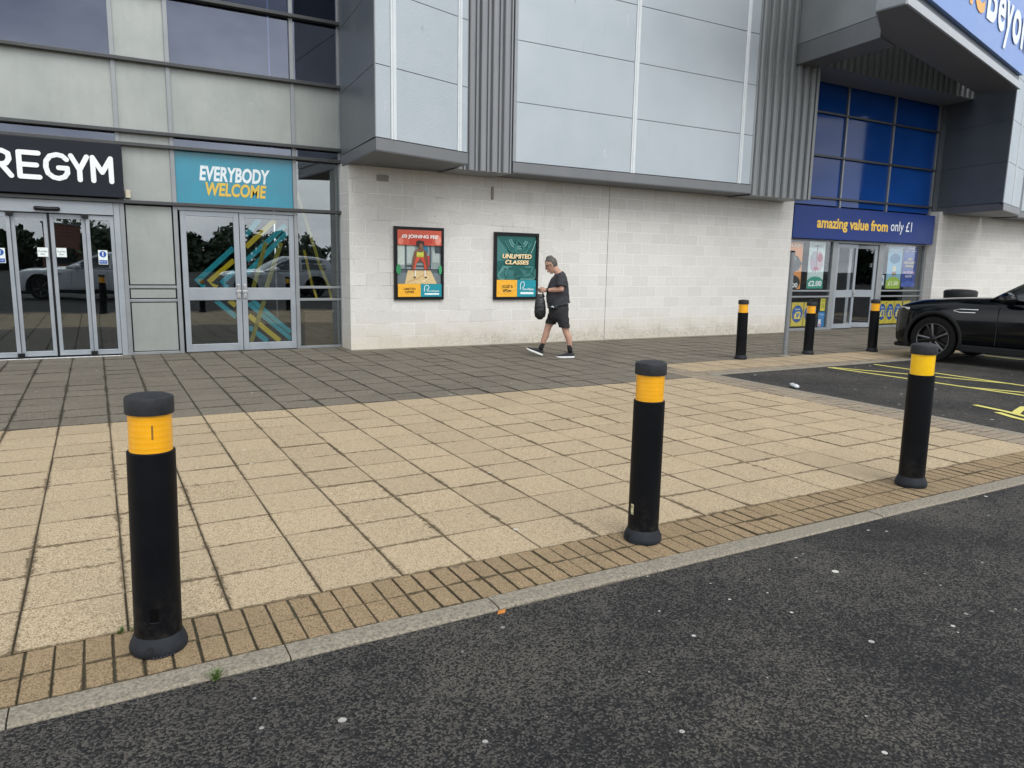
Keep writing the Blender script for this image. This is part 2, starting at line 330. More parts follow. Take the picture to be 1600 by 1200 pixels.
# ------------------------------------------------------------------ mesh helpers
class MB:
    def __init__(s): s.v = []; s.f = []; s.mi = []; s.mats = []; s.uv = None
    def _m(s, m):
        if m is None: return 0
        if m not in s.mats: s.mats.append(m)
        return s.mats.index(m)
    def add(s, vs, fs, m=None):
        o = len(s.v); s.v += [tuple(x) for x in vs]; k = s._m(m)
        for f in fs: s.f.append([o + i for i in f]); s.mi.append(k)
    def box(s, a, b, m=None, M=None):
        x0, y0, z0 = a; x1, y1, z1 = b
        vs = [(x0, y0, z0), (x1, y0, z0), (x1, y1, z0), (x0, y1, z0), (x0, y0, z1), (x1, y0, z1), (x1, y1, z1), (x0, y1, z1)]
        if M is not None: vs = [M @ Vector(v) for v in vs]
        s.add(vs, [(3, 2, 1, 0), (4, 5, 6, 7), (0, 1, 5, 4), (1, 2, 6, 5), (2, 3, 7, 6), (3, 0, 4, 7)], m); return s
    def prism(s, poly, z0, z1, m=None, caps=True):
        n = len(poly)
        a = sum(poly[i][0] * poly[(i + 1) % n][1] - poly[(i + 1) % n][0] * poly[i][1] for i in range(n))
        if a < 0: poly = poly[::-1]
        vs = [(x, y, z0) for x, y in poly] + [(x, y, z1) for x, y in poly]
        fs = [(i, (i + 1) % n, n + (i + 1) % n, n + i) for i in range(n)]
        if caps: fs += [tuple(range(n - 1, -1, -1)), tuple(range(n, 2 * n))]
        s.add(vs, fs, m); return s
    def lathe(s, prof, n=32, m=None, M=None, caps=True):
        vs = []; fs = []
        for r, z in prof:
            for i in range(n):
                t = 2 * math.pi * i / n; p = Vector((r * math.cos(t), r * math.sin(t), z)); vs.append(M @ p if M is not None else p)
        for j in range(len(prof) - 1):
            for i in range(n): fs.append((j * n + i, j * n + (i + 1) % n, (j + 1) * n + (i + 1) % n, (j + 1) * n + i))
        if caps: fs += [tuple(range(n - 1, -1, -1)), tuple((len(prof) - 1) * n + i for i in range(n))]
        s.add(vs, fs, m); return s
    def cyl(s, p0, p1, r, n=16, m=None, r1=None):
        p0 = Vector(p0); p1 = Vector(p1); q = (p1 - p0).to_track_quat('Z', 'Y').to_matrix().to_4x4(); q.translation = p0
        return s.lathe([(r, 0), (r if r1 is None else r1, (p1 - p0).length)], n, m, q)
    def chain(s, pts, rad, n=16, m=None, side=(0, 1, 0), cap=True):
        """tube through pts, elliptical (ra across, rb along side); rounded ends"""
        P = [Vector(p) for p in pts]; rad = [(r, r) if isinstance(r, (int, float)) else r for r in rad]
        if cap:
            d0 = (P[0] - P[1]).normalized(); d1 = (P[-1] - P[-2]).normalized(); a = min(rad[0]); b = min(rad[-1])
            P = [P[0] + d0 * a * .85, P[0] + d0 * a * .5] + P + [P[-1] + d1 * b * .5, P[-1] + d1 * b * .85]
            rad = [tuple(x * .45 for x in rad[0]), tuple(x * .85 for x in rad[0])] + rad + [tuple(x * .85 for x in rad[-1]), tuple(x * .45 for x in rad[-1])]
        vs = []; S = Vector(side)
        for i, p in enumerate(P):
            t = (P[min(i + 1, len(P) - 1)] - P[max(i - 1, 0)]).normalized()
            b_ = (S - t * S.dot(t)); b_ = b_.normalized() if b_.length > 1e-4 else t.orthogonal().normalized()
            a_ = b_.cross(t)
            for k in range(n):
                an = 2 * math.pi * k / n; vs.append(p + a_ * rad[i][0] * math.cos(an) + b_ * rad[i][1] * math.sin(an))
        fs = []
        for j in range(len(P) - 1):
            for k in range(n): fs.append((j * n + k, j * n + (k + 1) % n, (j + 1) * n + (k + 1) % n, (j + 1) * n + k))
        fs += [tuple(range(n - 1, -1, -1)), tuple((len(P) - 1) * n + k for k in range(n))]
        s.add(vs, fs, m); return s
    def ball(s, c, r, m=None, M=None, n=14):
        r = (r, r, r) if isinstance(r, (int, float)) else r
        prof = [(max(1e-3, math.sin(math.pi * i / 10)), -math.cos(math.pi * i / 10)) for i in range(11)]
        A = Matrix.Translation(c) @ (M if M is not None else Matrix.Identity(4)) @ Matrix.Diagonal((*r, 1)); return s.lathe(prof, n, m, A)
    def mesh(s, name):
        me = bpy.data.meshes.new(name); me.from_pydata(s.v, [], s.f)
        for m in s.mats: me.materials.append(m)
        if len(s.mats) > 1: me.polygons.foreach_set('material_index', s.mi)
        me.update(); return me
    def build(s, name, m=None, parent=None, bevel=0, smooth=False, world=True, fixn=True):
        me = s.mesh(name)
        if m is not None and not me.materials: me.materials.append(m)
        if fixn:
            bm = bmesh.new(); bm.from_mesh(me); bmesh.ops.recalc_face_normals(bm, faces=bm.faces); bm.to_mesh(me); bm.free()
        return link(name, me, parent, bevel, smooth, world)
def link(name, me, parent=None, bevel=0, smooth=False, world=True):
    o = bpy.data.objects.new(name, me); sc.collection.objects.link(o)
    if parent is not None:
        o.parent = parent
        if world: o.location = -wloc(parent)
    if smooth:
        me.polygons.foreach_set('use_smooth', [True] * len(me.polygons))
    if smooth == 'auto':
        me.set_sharp_from_angle(angle=R(35))
    if bevel:
        md = o.modifiers.new('bevel', 'BEVEL'); md.width = bevel; md.segments = 2; md.limit_method = 'ANGLE'; md.angle_limit = R(40)
    return o
def wloc(o):
    v = Vector(o.location)
    while o.parent is not None: o = o.parent; v = v + Vector(o.location)
    return v
def tag(o, label=None, cat=None, group=None, kind=None):
    if label: o['label'] = label
    if cat: o['category'] = cat
    if group: o['group'] = group
    if kind: o['kind'] = kind
    return o
def thing(name, label, cat, loc=(0, 0, 0), rz=0, group=None):
    o = bpy.data.objects.new(name, None); sc.collection.objects.link(o); o.location = loc; o.rotation_euler = (0, 0, rz)
    o.empty_display_size = .2
    return tag(o, label, cat, group)
def copy_tree(o, parent=None):
    c = o.copy(); sc.collection.objects.link(c); c.parent = parent
    for ch in [x for x in bpy.data.objects if x.parent == o]: copy_tree(ch, c)
    return c
def fuse(mb, name, voxel=.006, it=4, fac=.5):
    me = mb.mesh(name + '_raw'); o = bpy.data.objects.new('tmp', me); sc.collection.objects.link(o)
    r = o.modifiers.new('r', 'REMESH'); r.mode = 'VOXEL'; r.voxel_size = voxel
    s_ = o.modifiers.new('s', 'SMOOTH'); s_.iterations = it; s_.factor = fac
    dg = bpy.context.evaluated_depsgraph_get(); res = bpy.data.meshes.new_from_object(o.evaluated_get(dg)); res.name = name
    bpy.data.objects.remove(o); bpy.data.meshes.remove(me); res.materials.clear(); return res
UPV = Vector((0, 0, 1))
def text_verts(body, offset=0, shear=0, spacing=1.0):
    cu = bpy.data.curves.new('t', 'FONT'); cu.body = body; cu.offset = offset; cu.shear = shear; cu.space_character = spacing; cu.size = 1; cu.resolution_u = 4
    o = bpy.data.objects.new('t', cu); sc.collection.objects.link(o); dg = bpy.context.evaluated_depsgraph_get()
    me = bpy.data.meshes.new_from_object(o.evaluated_get(dg)); vs = [tuple(v.co) for v in me.vertices]; fs = [tuple(p.vertices) for p in me.polygons]
    bpy.data.objects.remove(o); bpy.data.curves.remove(cu); bpy.data.meshes.remove(me); return vs, fs
class Art:
    """flat printed artwork on a plane: origin P0, u to the right, v up, lifted by thin layers towards nrm"""
    def __init__(s, P0, du=(1, 0, 0), nrm=(0, -1, 0), dv=(0, 0, 1)):
        s.P0 = Vector(P0); s.du = Vector(du); s.n = Vector(nrm); s.dv = Vector(dv); s.mb = MB(); s.k = 1; s.step = .0012
    def pt(s, u, v): return s.P0 + s.du * u + s.dv * v + s.n * (s.k * s.step)
    def poly(s, m, pts):
        m = flat(m) if isinstance(m, str) else m
        s.k += 1; s.mb.add([s.pt(*p) for p in pts], [tuple(range(len(pts)))], m); return s
    def rect(s, m, u0, v0, u1, v1): return s.poly(m, [(u0, v0), (u1, v0), (u1, v1), (u0, v1)])
    def disc(s, m, u, v, r, rv=None, n=20): return s.poly(m, [(u + r * math.cos(2 * math.pi * i / n), v + (rv or r) * math.sin(2 * math.pi * i / n)) for i in range(n)])
    def line(s, m, pts, wd):
        m = flat(m) if isinstance(m, str) else m
        L_ = []; Rr = []
        for i, p in enumerate(pts):
            a = Vector(pts[max(0, i - 1)]); b = Vector(pts[min(len(pts) - 1, i + 1)]); t = (b - a).normalized(); nn = Vector((-t.y, t.x)) * wd / 2
            q = Vector(p); L_.append(q + nn); Rr.append(q - nn)
        s.k += 1
        vs = [s.pt(*q) for q in L_] + [s.pt(*q) for q in Rr]; n = len(pts)
        s.mb.add(vs, [(n + i, n + i + 1, i + 1, i) for i in range(n - 1)], m); return s
    def text(s, m, body, u0, v0, u1, v1, offset=.02, shear=0, fit=True, spacing=1.0):
        m = flat(m) if isinstance(m, str) else m
        vs, fs = text_verts(body, offset, shear, spacing); xs = [v[0] for v in vs]; ys = [v[1] for v in vs]
        x0, x1, y0, y1 = min(xs), max(xs), min(ys), max(ys); s.k += 1
        sx = (u1 - u0) / (x1 - x0); sy = (v1 - v0) / (y1 - y0)
        s.mb.add([s.pt(u0 + (v[0] - x0) * sx, v0 + (v[1] - y0) * sy) for v in vs], fs, m); return s
    def build(s, name, parent=None):
        o = s.mb.build(name, None, parent, fixn=False); return o

# ------------------------------------------------------------------ ground
def slabs(name, x0, x1, y0, y1, px, py, gap, mat, jz=.0012, seed=1, ox=0.0, clip=None):
    rnd = random.Random(seed); vs = []; fs = []; rv = []; uv = []
    nx = int(round((x1 - x0) / px)); ny = int(round((y1 - y0) / py)); px = (x1 - x0) / nx; py = (y1 - y0) / ny
    gx, gy = (gap, gap) if isinstance(gap, float) else gap
    for i in range(nx):
        for j in range(ny):
            a = x0 + i * px + gx / 2 + rnd.uniform(-.0015, .0015); b = x0 + (i + 1) * px - gx / 2 + rnd.uniform(-.0015, .0015)
            c = y0 + j * py + gy / 2 + rnd.uniform(-.0015, .0015); d = y0 + (j + 1) * py - gy / 2 + rnd.uniform(-.0015, .0015)
            z = rnd.gauss(0, jz) - (.0022 if rnd.random() < .06 else 0); t1 = rnd.gauss(0, jz * .6); t2 = rnd.gauss(0, jz * .6); e = .0028; o = len(vs)
            vs += [(a, c, z - t1 - t2 - .006), (b, c, z + t1 - t2 - .006), (b, d, z + t1 + t2 - .006), (a, d, z - t1 + t2 - .006),
                   (a + e, c + e, z - t1 - t2), (b - e, c + e, z + t1 - t2), (b - e, d - e, z + t1 + t2), (a + e, d - e, z - t1 + t2)]
            F = [(4, 5, 6, 7), (0, 1, 5, 4), (1, 2, 6, 5), (2, 3, 7, 6), (3, 0, 4, 7)]
            q = rnd.random()
            T = {0: (0, 0), 1: (1, 0), 2: (1, 1), 3: (0, 1), 4: (.012, .012), 5: (.988, .012), 6: (.988, .988), 7: (.012, .988)}
            for f in F:
                fs.append([o + k for k in f]); rv.append(q); uv += [T[k] for k in f]
    me = bpy.data.meshes.new(name); me.from_pydata(vs, [], fs); me.materials.append(mat)
    l_ = me.uv_layers.new(name='UVMap'); l_.data.foreach_set('uv', [c for t in uv for c in t])
    at = me.attributes.new('rnd', 'FLOAT', 'FACE'); at.data.foreach_set('value', rv); me.update()
    o = bpy.data.objects.new(name, me); sc.collection.objects.link(o); o['kind'] = 'structure'; return o
ROADZ = -.009
g = MB(); g.add([(-400, -400, ROADZ), (400, -400, ROADZ), (400, 400, ROADZ), (-400, 400, ROADZ)], [(0, 1, 2, 3)])
tag(g.build('asphalt_road', M_ASPH), kind='structure')
bed = MB(); bed.box((-12.4, 2.8, ROADZ - .05), (7.80, 13.7, -.007)); bed.box((7.80, 7.9, ROADZ - .05), (34, 13.7, -.0068))
tag(bed.build('pavement_bed', M_BED), kind='structure')
GX = .0025; P = .405
slabs('tan_pavement', GX - 30 * P, GX + 18 * P + .043, 3.275, 7.745, P, P, (.0044, .0028), M_TAN, seed=2)
slabs('grey_pavement', GX - 30 * P, GX + 18 * P + .043, 7.745, 13.42, P, P, (.0075, .005), M_GREY, seed=3)
slabs('grey_pavement', 7.336, 7.755, 8.605, 13.42, .419, P, (.006, .0036), M_GREY, seed=13)
slabs('grey_pavement', 7.755, 33.6, 9.02, 13.48, P, P, (.0075, .005), M_GREY, seed=5)
slabs('far_tan_pavement', 7.755, 33.6, 8.16, 9.02, P, .43, (.008, .005), M_TAND, seed=6)
slabs('block_paving_edge', -.0302 - 119 * .1012, -.0302 + 77 * .1012, 2.868, 3.275, .1012, .2035, (.0045, .003), M_BLOCK, seed=8)
slabs('block_paving_edge', 7.336, 7.755, 3.275, 8.6, .2095, .1012, (.003, .004), M_BLOCKG, seed=9)
slabs('block_paving_edge', 7.755, 33.6, 7.955, 8.16, .1012, .205, (.006, .004), M_BLOCKG, seed=10)
kb = MB(); rk = random.Random(4)
def kerbrun(p0, p1, wdt, first, seg=.93):
    p0 = Vector(p0); p1 = Vector(p1); d = (p1 - p0).normalized(); nrm = Vector((-d.y, d.x)); Lg = (p1 - p0).length; s_ = first - seg
    while s_ < Lg:
        a = max(0, s_) + .003; b = min(Lg, s_ + seg) - .003
        if b - a > .02:
            dz = rk.gauss(0, .002); prof = [(0, -.07), (0, -.006 + dz), (.012, .0035 + dz), (wdt - .006, .0035 + dz), (wdt, -.001 + dz), (wdt, -.07)]
            vs = []
            for t in (a, b):
                for q, z in prof: pp = p0 + d * t + nrm * q; vs.append((pp.x, pp.y, z))
            kb.add(vs, [(i, (i + 1) % 6, 6 + (i + 1) % 6, 6 + i) for i in range(6)] + [tuple(range(6)), tuple(range(11, 5, -1))])
        s_ += seg
kerbrun((-12.2, 2.742), (7.88, 2.742), .122, (12.2 + .577) % .93)
kerbrun((7.882, 2.742), (7.882, 7.83), .124, .5)
kerbrun((7.76, 7.828), (33.6, 7.828), .124, .4)
tag(kb.build('kerb', M_KERB), kind='structure')
# painted bay markings
pm = Art((0, 0, ROADZ + .003), (1, 0, 0), (0, 0, 1), (0, 1, 0)); pm.step = .0006
pm.line(M_PAINTY, [(10.25, 7.74), (10.33, 6.4), (10.41, 4.6), (10.45, 3.2)], .075)
pm.line(M_PAINTY, [(11.36, 7.70), (11.33, 6.4), (11.30, 5.2), (11.26, 3.2)], .075)
pm.line(M_PAINTY, [(10.30, 7.70), (10.9, 6.5), (11.33, 5.5)], .075)
pm.line(M_PAINTY, [(10.36, 5.6), (10.95, 4.4), (11.28, 3.7)], .075)
for xx in (14.7, 15.8): pm.line(M_PAINTY, [(xx, 7.7), (xx + .05, 3.2)], .075)
# accessible-bay symbol
pm.line(M_PAINTY, [(9.035, 4.78), (8.96, 4.42), (8.84, 4.10), (8.74, 3.84)], .085)
pm.line(M_PAINTY, [(8.80, 4.40), (8.66, 4.15), (8.60, 3.95), (8.66, 3.62)], .085)
pm.line(M_PAINTY, [(8.90, 4.26), (9.12, 4.34), (9.45, 4.44), (9.7, 4.3)], .085)
pm.line(M_PAINTY, [(8.74, 3.84), (9.1, 3.66), (9.6, 3.6)], .085)
pm.disc(M_PAINTY, 9.95, 3.7, .13)
tag(pm.build('road_marking'), kind='structure')

# ------------------------------------------------------------------ gym building
GYM = thing('gym_building', 'grey retail unit with glazed gym entrance, pale blockwork and ribbed metal cladding bays', 'building', (6, 13.1, 0))
WY = 12.53; WX0, WX1 = 3.832, 14.80; TOP = 9.2
mb = MB(); mb.box((WX0, WY, -.05), (9.2915, 13.35, 3.2)); mb.box((9.3025, WY, -.05), (WX1, 13.35, 3.2)); mb.build('block_wall', M_WALL, GYM)
rb_ = MB(); rb_.box((9.2925, WY + .004, -.04), (9.3015, WY + .05, 3.19)); rb_.build('movement_joint', M_SEAM, GYM)
mb = MB(); mb.box((WX0 + .1, 12.70, 3.2), (WX1 - .1, 13.35, TOP)); mb.build('backing_wall', M_DARK, GYM)
mb = MB(); mb.box((WX0 - .02, 12.45, -.03), (WX1 + .02, WY + .02, .006)); mb.build('wall_footing', plain('footing_mortar', (.22, .20, .16), (.31, .285, .23), .95, scale=12), GYM)
mb = MB(); mb.box((-7, 13.12, -.04), (3.83, 19, .012)); mb.build('interior_floor', M_INTF, GYM)
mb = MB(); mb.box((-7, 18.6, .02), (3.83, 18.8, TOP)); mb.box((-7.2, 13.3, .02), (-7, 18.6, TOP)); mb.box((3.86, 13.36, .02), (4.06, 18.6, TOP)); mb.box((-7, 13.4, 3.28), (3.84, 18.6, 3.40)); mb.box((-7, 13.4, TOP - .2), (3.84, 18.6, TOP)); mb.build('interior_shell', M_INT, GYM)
GY = 13.10
XS = [-5.9, -3.42, .42, 1.17, 3.06, 3.855]; ZS = [2.38, 3.24, 3.43, 4.47, 5.49, 6.51, 7.53]
for i, x in enumerate(XS):
    mb = MB(); z0 = 0
    if i < 2: z0 = 2.39
    mb.box((x - .032, GY - .05, z0), (x + .032, GY + .09, TOP)); mb.build('mullion', M_ALU, GYM, .004)
for z in ZS:
    mb = MB(); mb.box((-7, GY - .13, z - .027), (3.90, GY - .052, z + .027)); mb.box((-7, GY - .052, z - .02), (3.82, GY + .06, z + .02)); mb.build('transom', M_TRANS, GYM, .006)
def cell(kind, x0, x1, z0, z1, mat):
    mb = MB(); yy = GY if kind == 'window_pane' else GY - .012
    mb.box((x0 + .02, yy, z0 + .015), (x1 - .02, yy + .012, z1 - .015)); return mb.build(kind, mat, GYM, 0 if kind == 'window_pane' else .004)
rows = list(zip(ZS[:-1], ZS[1:]))
for ci, (x0, x1) in enumerate(zip(XS[:-1], XS[1:])):
    for ri, (z0, z1) in enumerate(rows):
        panel = ci == 2 or ri == 2
        cell('spandrel_panel' if panel else 'window_pane', x0, x1, z0, z1, M_SPAN if panel else (M_GLASSD if ri >= 4 else M_GLASSB if ri != 0 else M_GLASS))
# infill beside the sliding doors
for z0, z1 in ((1.10, 2.35), (.885, 1.05), (.04, .84)): cell('spandrel_panel', .45, 1.14, z0, z1, M_SPAN)
for x0, x1, in ((.452, 1.138), (3.092, 3.823)):
    for z in (1.075, .862, .022):
        mb = MB(); mb.box((x0, GY - .03, z - .022), (x1, GY + .05, z + .022)); mb.build('rail', M_ALU, GYM, .004)
for z0, z1 in ((1.09, 2.36), (.88, 1.06), (.04, .845)): cell('window_pane', 3.07, 3.845, z0, z1, M_GLASS)
# sliding doors
mb = MB(); mb.box((-3.4, GY - .06, 2.165), (.30, GY + .06, 2.352)); mb.build('door_header', M_DOOR, GYM, .004)
mb = MB(); mb.box((.302, GY - .045, 0), (.386, GY + .05, 2.352)); mb.build('door_jamb', M_DOOR, GYM, .004)
mb = MB(); mb.box((-3.4, GY - .10, -.02), (.30, GY + .1, .012)); mb.build('threshold', M_STEEL, GYM, .003)
def leaf(x0, x1, y, sw=.052):
    mb = MB(); z0, z1 = .03, 2.155
    mb.box((x0, y - .022, z0), (x0 + sw, y + .022, z1)); mb.box((x1 - sw, y - .022, z0), (x1, y + .022, z1))
    mb.box((x0 + sw, y - .021, z0), (x1 - sw, y + .021, z0 + .075)); mb.box((x0 + sw, y - .021, z1 - .07), (x1 - sw, y + .021, z1))
    o = mb.build('sliding_door', M_DOOR, GYM, .003)
    q = MB(); q.box((x0 + sw - .005, y - .004, z0 + .07), (x1 - sw + .005, y + .004, z1 - .065)); p = q.build('pane', M_GLASS, o)
    p.location = (0, 0, 0); return o
for k, (x0, x1, dy) in enumerate(((-2.45, -1.98, .0), (-1.97, -1.51, .05), (-1.50, -1.035, .0), (-1.03, -.575, .05), (-.545, -.085, .05), (-.08, .298, .0))): leaf(x0, x1, GY + dy)
mb = MB(); mb.box((-.573, GY + .02, .03), (-.547, GY + .08, 2.15)); mb.build('door_gasket', M_FRAME, GYM)
def rbox(name, a, b, m, parent, bev=.004): q = MB(); q.box(a, b); return q.build(name, m, parent, bev)
for x in (-1.033, -.083): rbox('guide_block', (x - .045, GY - .062, 2.10), (x + .045, GY - .024, 2.162), M_FRAME, GYM); rbox('guide_block', (x - .045, GY - .062, .028), (x + .045, GY - .024, .09), M_FRAME, GYM)
q = MB(); q.chain([(-.70, GY - .09, 2.222), (-.56, GY - .10, 2.218), (-.42, GY - .09, 2.222)], [(.03, .03)] * 3, 12); q.build('door_sensor', M_FRAME, GYM, smooth=True)
# hinged double doors
def hleaf(x0, x1, hside):
    y = GY; sw = .085; mb = MB()
    z = (.012, .135, .86, 1.065, 2.215, 2.29)
    mb.box((x0, y - .025, z[0]), (x0 + sw, y + .025, z[5])); mb.box((x1 - sw, y - .025, z[0]), (x1, y + .025, z[5]))
    for a, b in ((z[0], z[1]), (z[2], z[3]), (z[4], z[5])): mb.box((x0 + sw, y - .0245, a), (x1 - sw, y + .0245, b))
    o = mb.build('hinged_door', M_DOOR, GYM, .004)
    for a, b in ((z[1], z[2]), (z[3], z[4])):
        q = MB(); q.box((x0 + sw - .004, y - .004, a - .004), (x1 - sw + .004, y + .004, b + .004)); q.build('pane', M_GLASS, o).location = (0, 0, 0)
    hxp = x0 + .045 if hside < 0 else x1 - .045
    q = MB(); q.box((hxp - .04, y - .065, .98), (hxp + .04, y - .027, 1.02)); q.box((hxp - .022, y - .06, 1.021), (hxp + .022, y - .027, 1.12)); q.box((hxp - .03, y - .05, .89), (hxp + .03, y - .027, .965))
    q.build('handle', M_STEEL, o, .004).location = (0, 0, 0); return o
hleaf(1.232, 2.118, 0 + 1) if False else None
def hl(x0, x1, s_): return hleaf(x0, x1, s_)
hl(1.236, 2.128, 1); hl(2.138, 3.025, -1)
rbox('door_header', (1.203, GY - .04, 2.296), (3.027, GY + .05, 2.352), M_DOOR, GYM)
# cladding bays: front faces carry panels between joints at 1.02 m, cover strips, fascia and soffit
ZP = [3.345, 4.365, 5.39, 6.41, 7.43, 8.45, TOP]
def bay(name, A, B, yback, sideX0, sideX1, strips, parent, mat=M_CLAD, endgap=.045, botz=3.15, topz=TOP, right_side=True, edge=True):
    """A, B: left and right front corners (x, y)"""
    A = Vector(A); B = Vector(B); d = (B - A).normalized(); nrm = Vector((d.y, -d.x)); Lg = (B - A).length
    core = MB(); core.prism([(A.x + .012, A.y + .012), (B.x - .012, B.y + .012), (sideX1 - .012, yback), (sideX0 + .012, yback)], 3.30, topz)
    root = core.build(name, M_SEAM, parent); rl = -wloc(parent) * 0
    def sub(n_, mb_, m_, bev=.003):
        o = mb_.build(n_, m_, root, bev); o.location = (0, 0, 0); return o
    f = MB(); f.prism([A - nrm * .0 + nrm * .02, B + nrm * .02, (sideX1 + .02, yback), (sideX0 - .02, yback)], botz + .012, 3.335); sub('fascia', f, M_FASC, .005)
    s_ = MB(); s_.prism([A + nrm * .018 + d * .0, B + nrm * .018, (sideX1 + .018, yback), (sideX0 - .018, yback)], botz, botz + .010); sub('soffit', s_, M_SOFF, 0)
    zs = [z for z in ZP if z < topz] + [topz]
    for z0, z1 in zip(zs[:-1], zs[1:]):
        cuts = [0] + [c for a in strips for c in (a[0], a[1])] + [Lg]
        for a, b in zip(cuts[::2], cuts[1::2]):
            if b - a < .03: continue
            a2 = a + (endgap if a == 0 and edge else .004); b2 = b - (endgap if b == Lg and edge else .004)
            p0 = A + d * a2; p1 = A + d * b2; q = MB()
            q.prism([p0 + nrm * .006, p1 + nrm * .006, p1 - nrm * .02, p0 - nrm * .02], z0 + .005, z1 - .005); sub('cladding_panel', q, mat, .002)
        for (P0, P1) in (((sideX0, yback), A), (B, (sideX1, yback))):
            P0 = Vector(P0); P1 = Vector(P1); dd = (P1 - P0)
            if dd.length < .2: continue
            dd.normalize(); n2 = Vector((dd.y, -dd.x)); q = MB()
            q.prism([P0 + n2 * .004, P1 + n2 * .004, P1 - n2 * .012, P0 - n2 * .012], z0 + .004, z1 - .004); sub('side_panel', q, M_DARK, .002)
        if edge:
            for e in (A, B - d * endgap):
                q = MB(); q.prism([e + nrm * .01, e + d * endgap + nrm * .01, e + d * endgap - nrm * .015, e - nrm * .015], z0 + .003 if z0 > 3.4 else z0 + .002, z1 + .003); sub('edge_trim', q, M_FASC if edge == 'dark' else M_ALU, .002)
    for a, b in strips:
        wd = (b - a)
        q = MB()
        for t0, t1, pr in ((.02, .36, .018), (.36, .62, .030), (.62, .98, .018)):
            p0 = A + d * (a + wd * t0); p1 = A + d * (a + wd * t1); q.prism([p0 + nrm * pr, p1 + nrm * pr, p1 - nrm * .005, p0 - nrm * .005], 3.345, topz)
        sub('cover_strip', q, M_STRIP, .002)
    return root
bay('wedge_bay', (3.695, 10.74), (5.475, 11.335), 13.04, 3.86, 5.53, [(.285, .39), (1.645, 1.735)], GYM, endgap=.012)
bay('cladding_bay', (6.60, 11.81), (12.545, 11.81), 12.70, 6.60, 12.545, [(2.63, 2.735), (5.515, 5.62)], GYM, endgap=.06)
def ribs(name, x0, x1, y, z0, z1, parent, mat, period=.225, seed=0, ends=True):
    prof = []; x = x0
    while x < x1 - .03:
        wv = period * .62
        for k in range(9):
            t = k / 8; prof.append((x + wv * t, y - .075 * (1 - (2 * t - 1) ** 4) ** .6))
        gx = x + wv; gw = period - wv
        prof += [(gx + gw * .28, y + .012), (gx + gw * .34, y - .022), (gx + gw * .66, y - .022), (gx + gw * .72, y + .012)]
        x += period
    prof = [p for p in prof if p[0] <= x1 + .1]
    n_ = len(prof); mb = MB()
    vs = [(px, py, z0) for px, py in prof] + [(px, py, z1) for px, py in prof] + [(px, py + .05 if False else 12.7, z0) for px, py in prof]
    fs = [(i, i + 1, n_ + i + 1, n_ + i) for i in range(n_ - 1)]
    fs += [(i + 1, i, 2 * n_ + i, 2 * n_ + i + 1) for i in range(n_ - 1)]
    mb.add(vs, fs); o = mb.build(name, mat, parent, smooth='auto', fixn=False); return o
ribs('ribbed_cladding', 5.46, 6.56, 11.80, 3.13, TOP, GYM, M_RIB)
rbox('corner_flashing', (6.545, 11.86, 3.16), (6.598, 12.7, TOP), M_DARK, GYM)
ribs('ribbed_cladding', 12.56, 14.42, 11.84, 3.125, TOP, GYM, M_RIB2, .232)
rbox('end_flashing', (14.36, 11.78, 3.13), (14.44, 12.7, TOP), M_RIB2, GYM)
q = MB(); q.box((5.40, 11.95, 3.155), (6.60, 12.7, 3.175)); q.box((12.54, 11.95, 3.155), (14.42, 12.7, 3.175)); q.build('soffit', M_SOFF, GYM)

# gym fascia sign: rounded stroke letters
S = thing('fascia_sign', 'charcoal fascia sign with rounded white letters above the sliding doors', 'sign', (-1.4, 12.93, 2.42))
rbox('sign_board', (-3.45, 12.90, 2.425), (.462, 13.03, 3.205), M_NAVY, S, .006)
GL = {'P': [[(0, 0), (0, 1), (.45, 1), (.62, .88), (.62, .58), (.45, .46), (0, .46)]],
      'U': [[(0, 1), (0, .3), (.12, .06), (.34, 0), (.56, .06), (.68, .3), (.68, 1)]],
      'R': [[(0, 0), (0, 1), (.42, 1), (.6, .9), (.62, .68), (.52, .5), (.36, .45), (0, .45)], [(.36, .45), (.66, 0)]],
      'E': [[(.62, 0), (0, 0), (0, 1), (.62, 1)], [(0, .5), (.54, .5)]],
      'G': [[(.74, .82), (.6, .96), (.4, 1), (.16, .92), (.02, .7), (0, .45), (.06, .2), (.24, .04), (.44, 0), (.64, .08), (.75, .25), (.75, .45), (.45, .45)]],
      'Y': [[(0, 1), (.36, .42), (.72, 1)], [(.36, .42), (.36, 0)]],
      'M': [[(0, 0), (0, 1), (.42, .38), (.84, 1), (.84, 0)]]}
la = Art((0, 12.897, 0)); la.step = .0003; hgt = .335; zb = 2.652; rr = .034
WD = {'P': .25, 'U': .27, 'R': .24, 'E': .235, 'G': .265, 'Y': .2, 'M': .235}
xx = .325 - .02
for ch in reversed('PUREGYM'):
    wmax = max(p[0] for st in GL[ch] for p in st); wch = WD[ch]
    for st in GL[ch]:
        pts = [(xx - wch + p[0] / wmax * wch, zb + p[1] * hgt) for p in st]
        for a_, b_ in zip(pts[:-1], pts[1:]): la.line(M_WHITE, [a_, b_], rr * 2)
        for p_ in pts: la.disc(M_WHITE, p_[0], p_[1], rr, n=18)
    xx -= wch + {'M': .075, 'Y': .055, 'G': .085, 'E': .105, 'R': .10, 'U': .10, 'P': .1}[ch]
la.build('lettering', S)
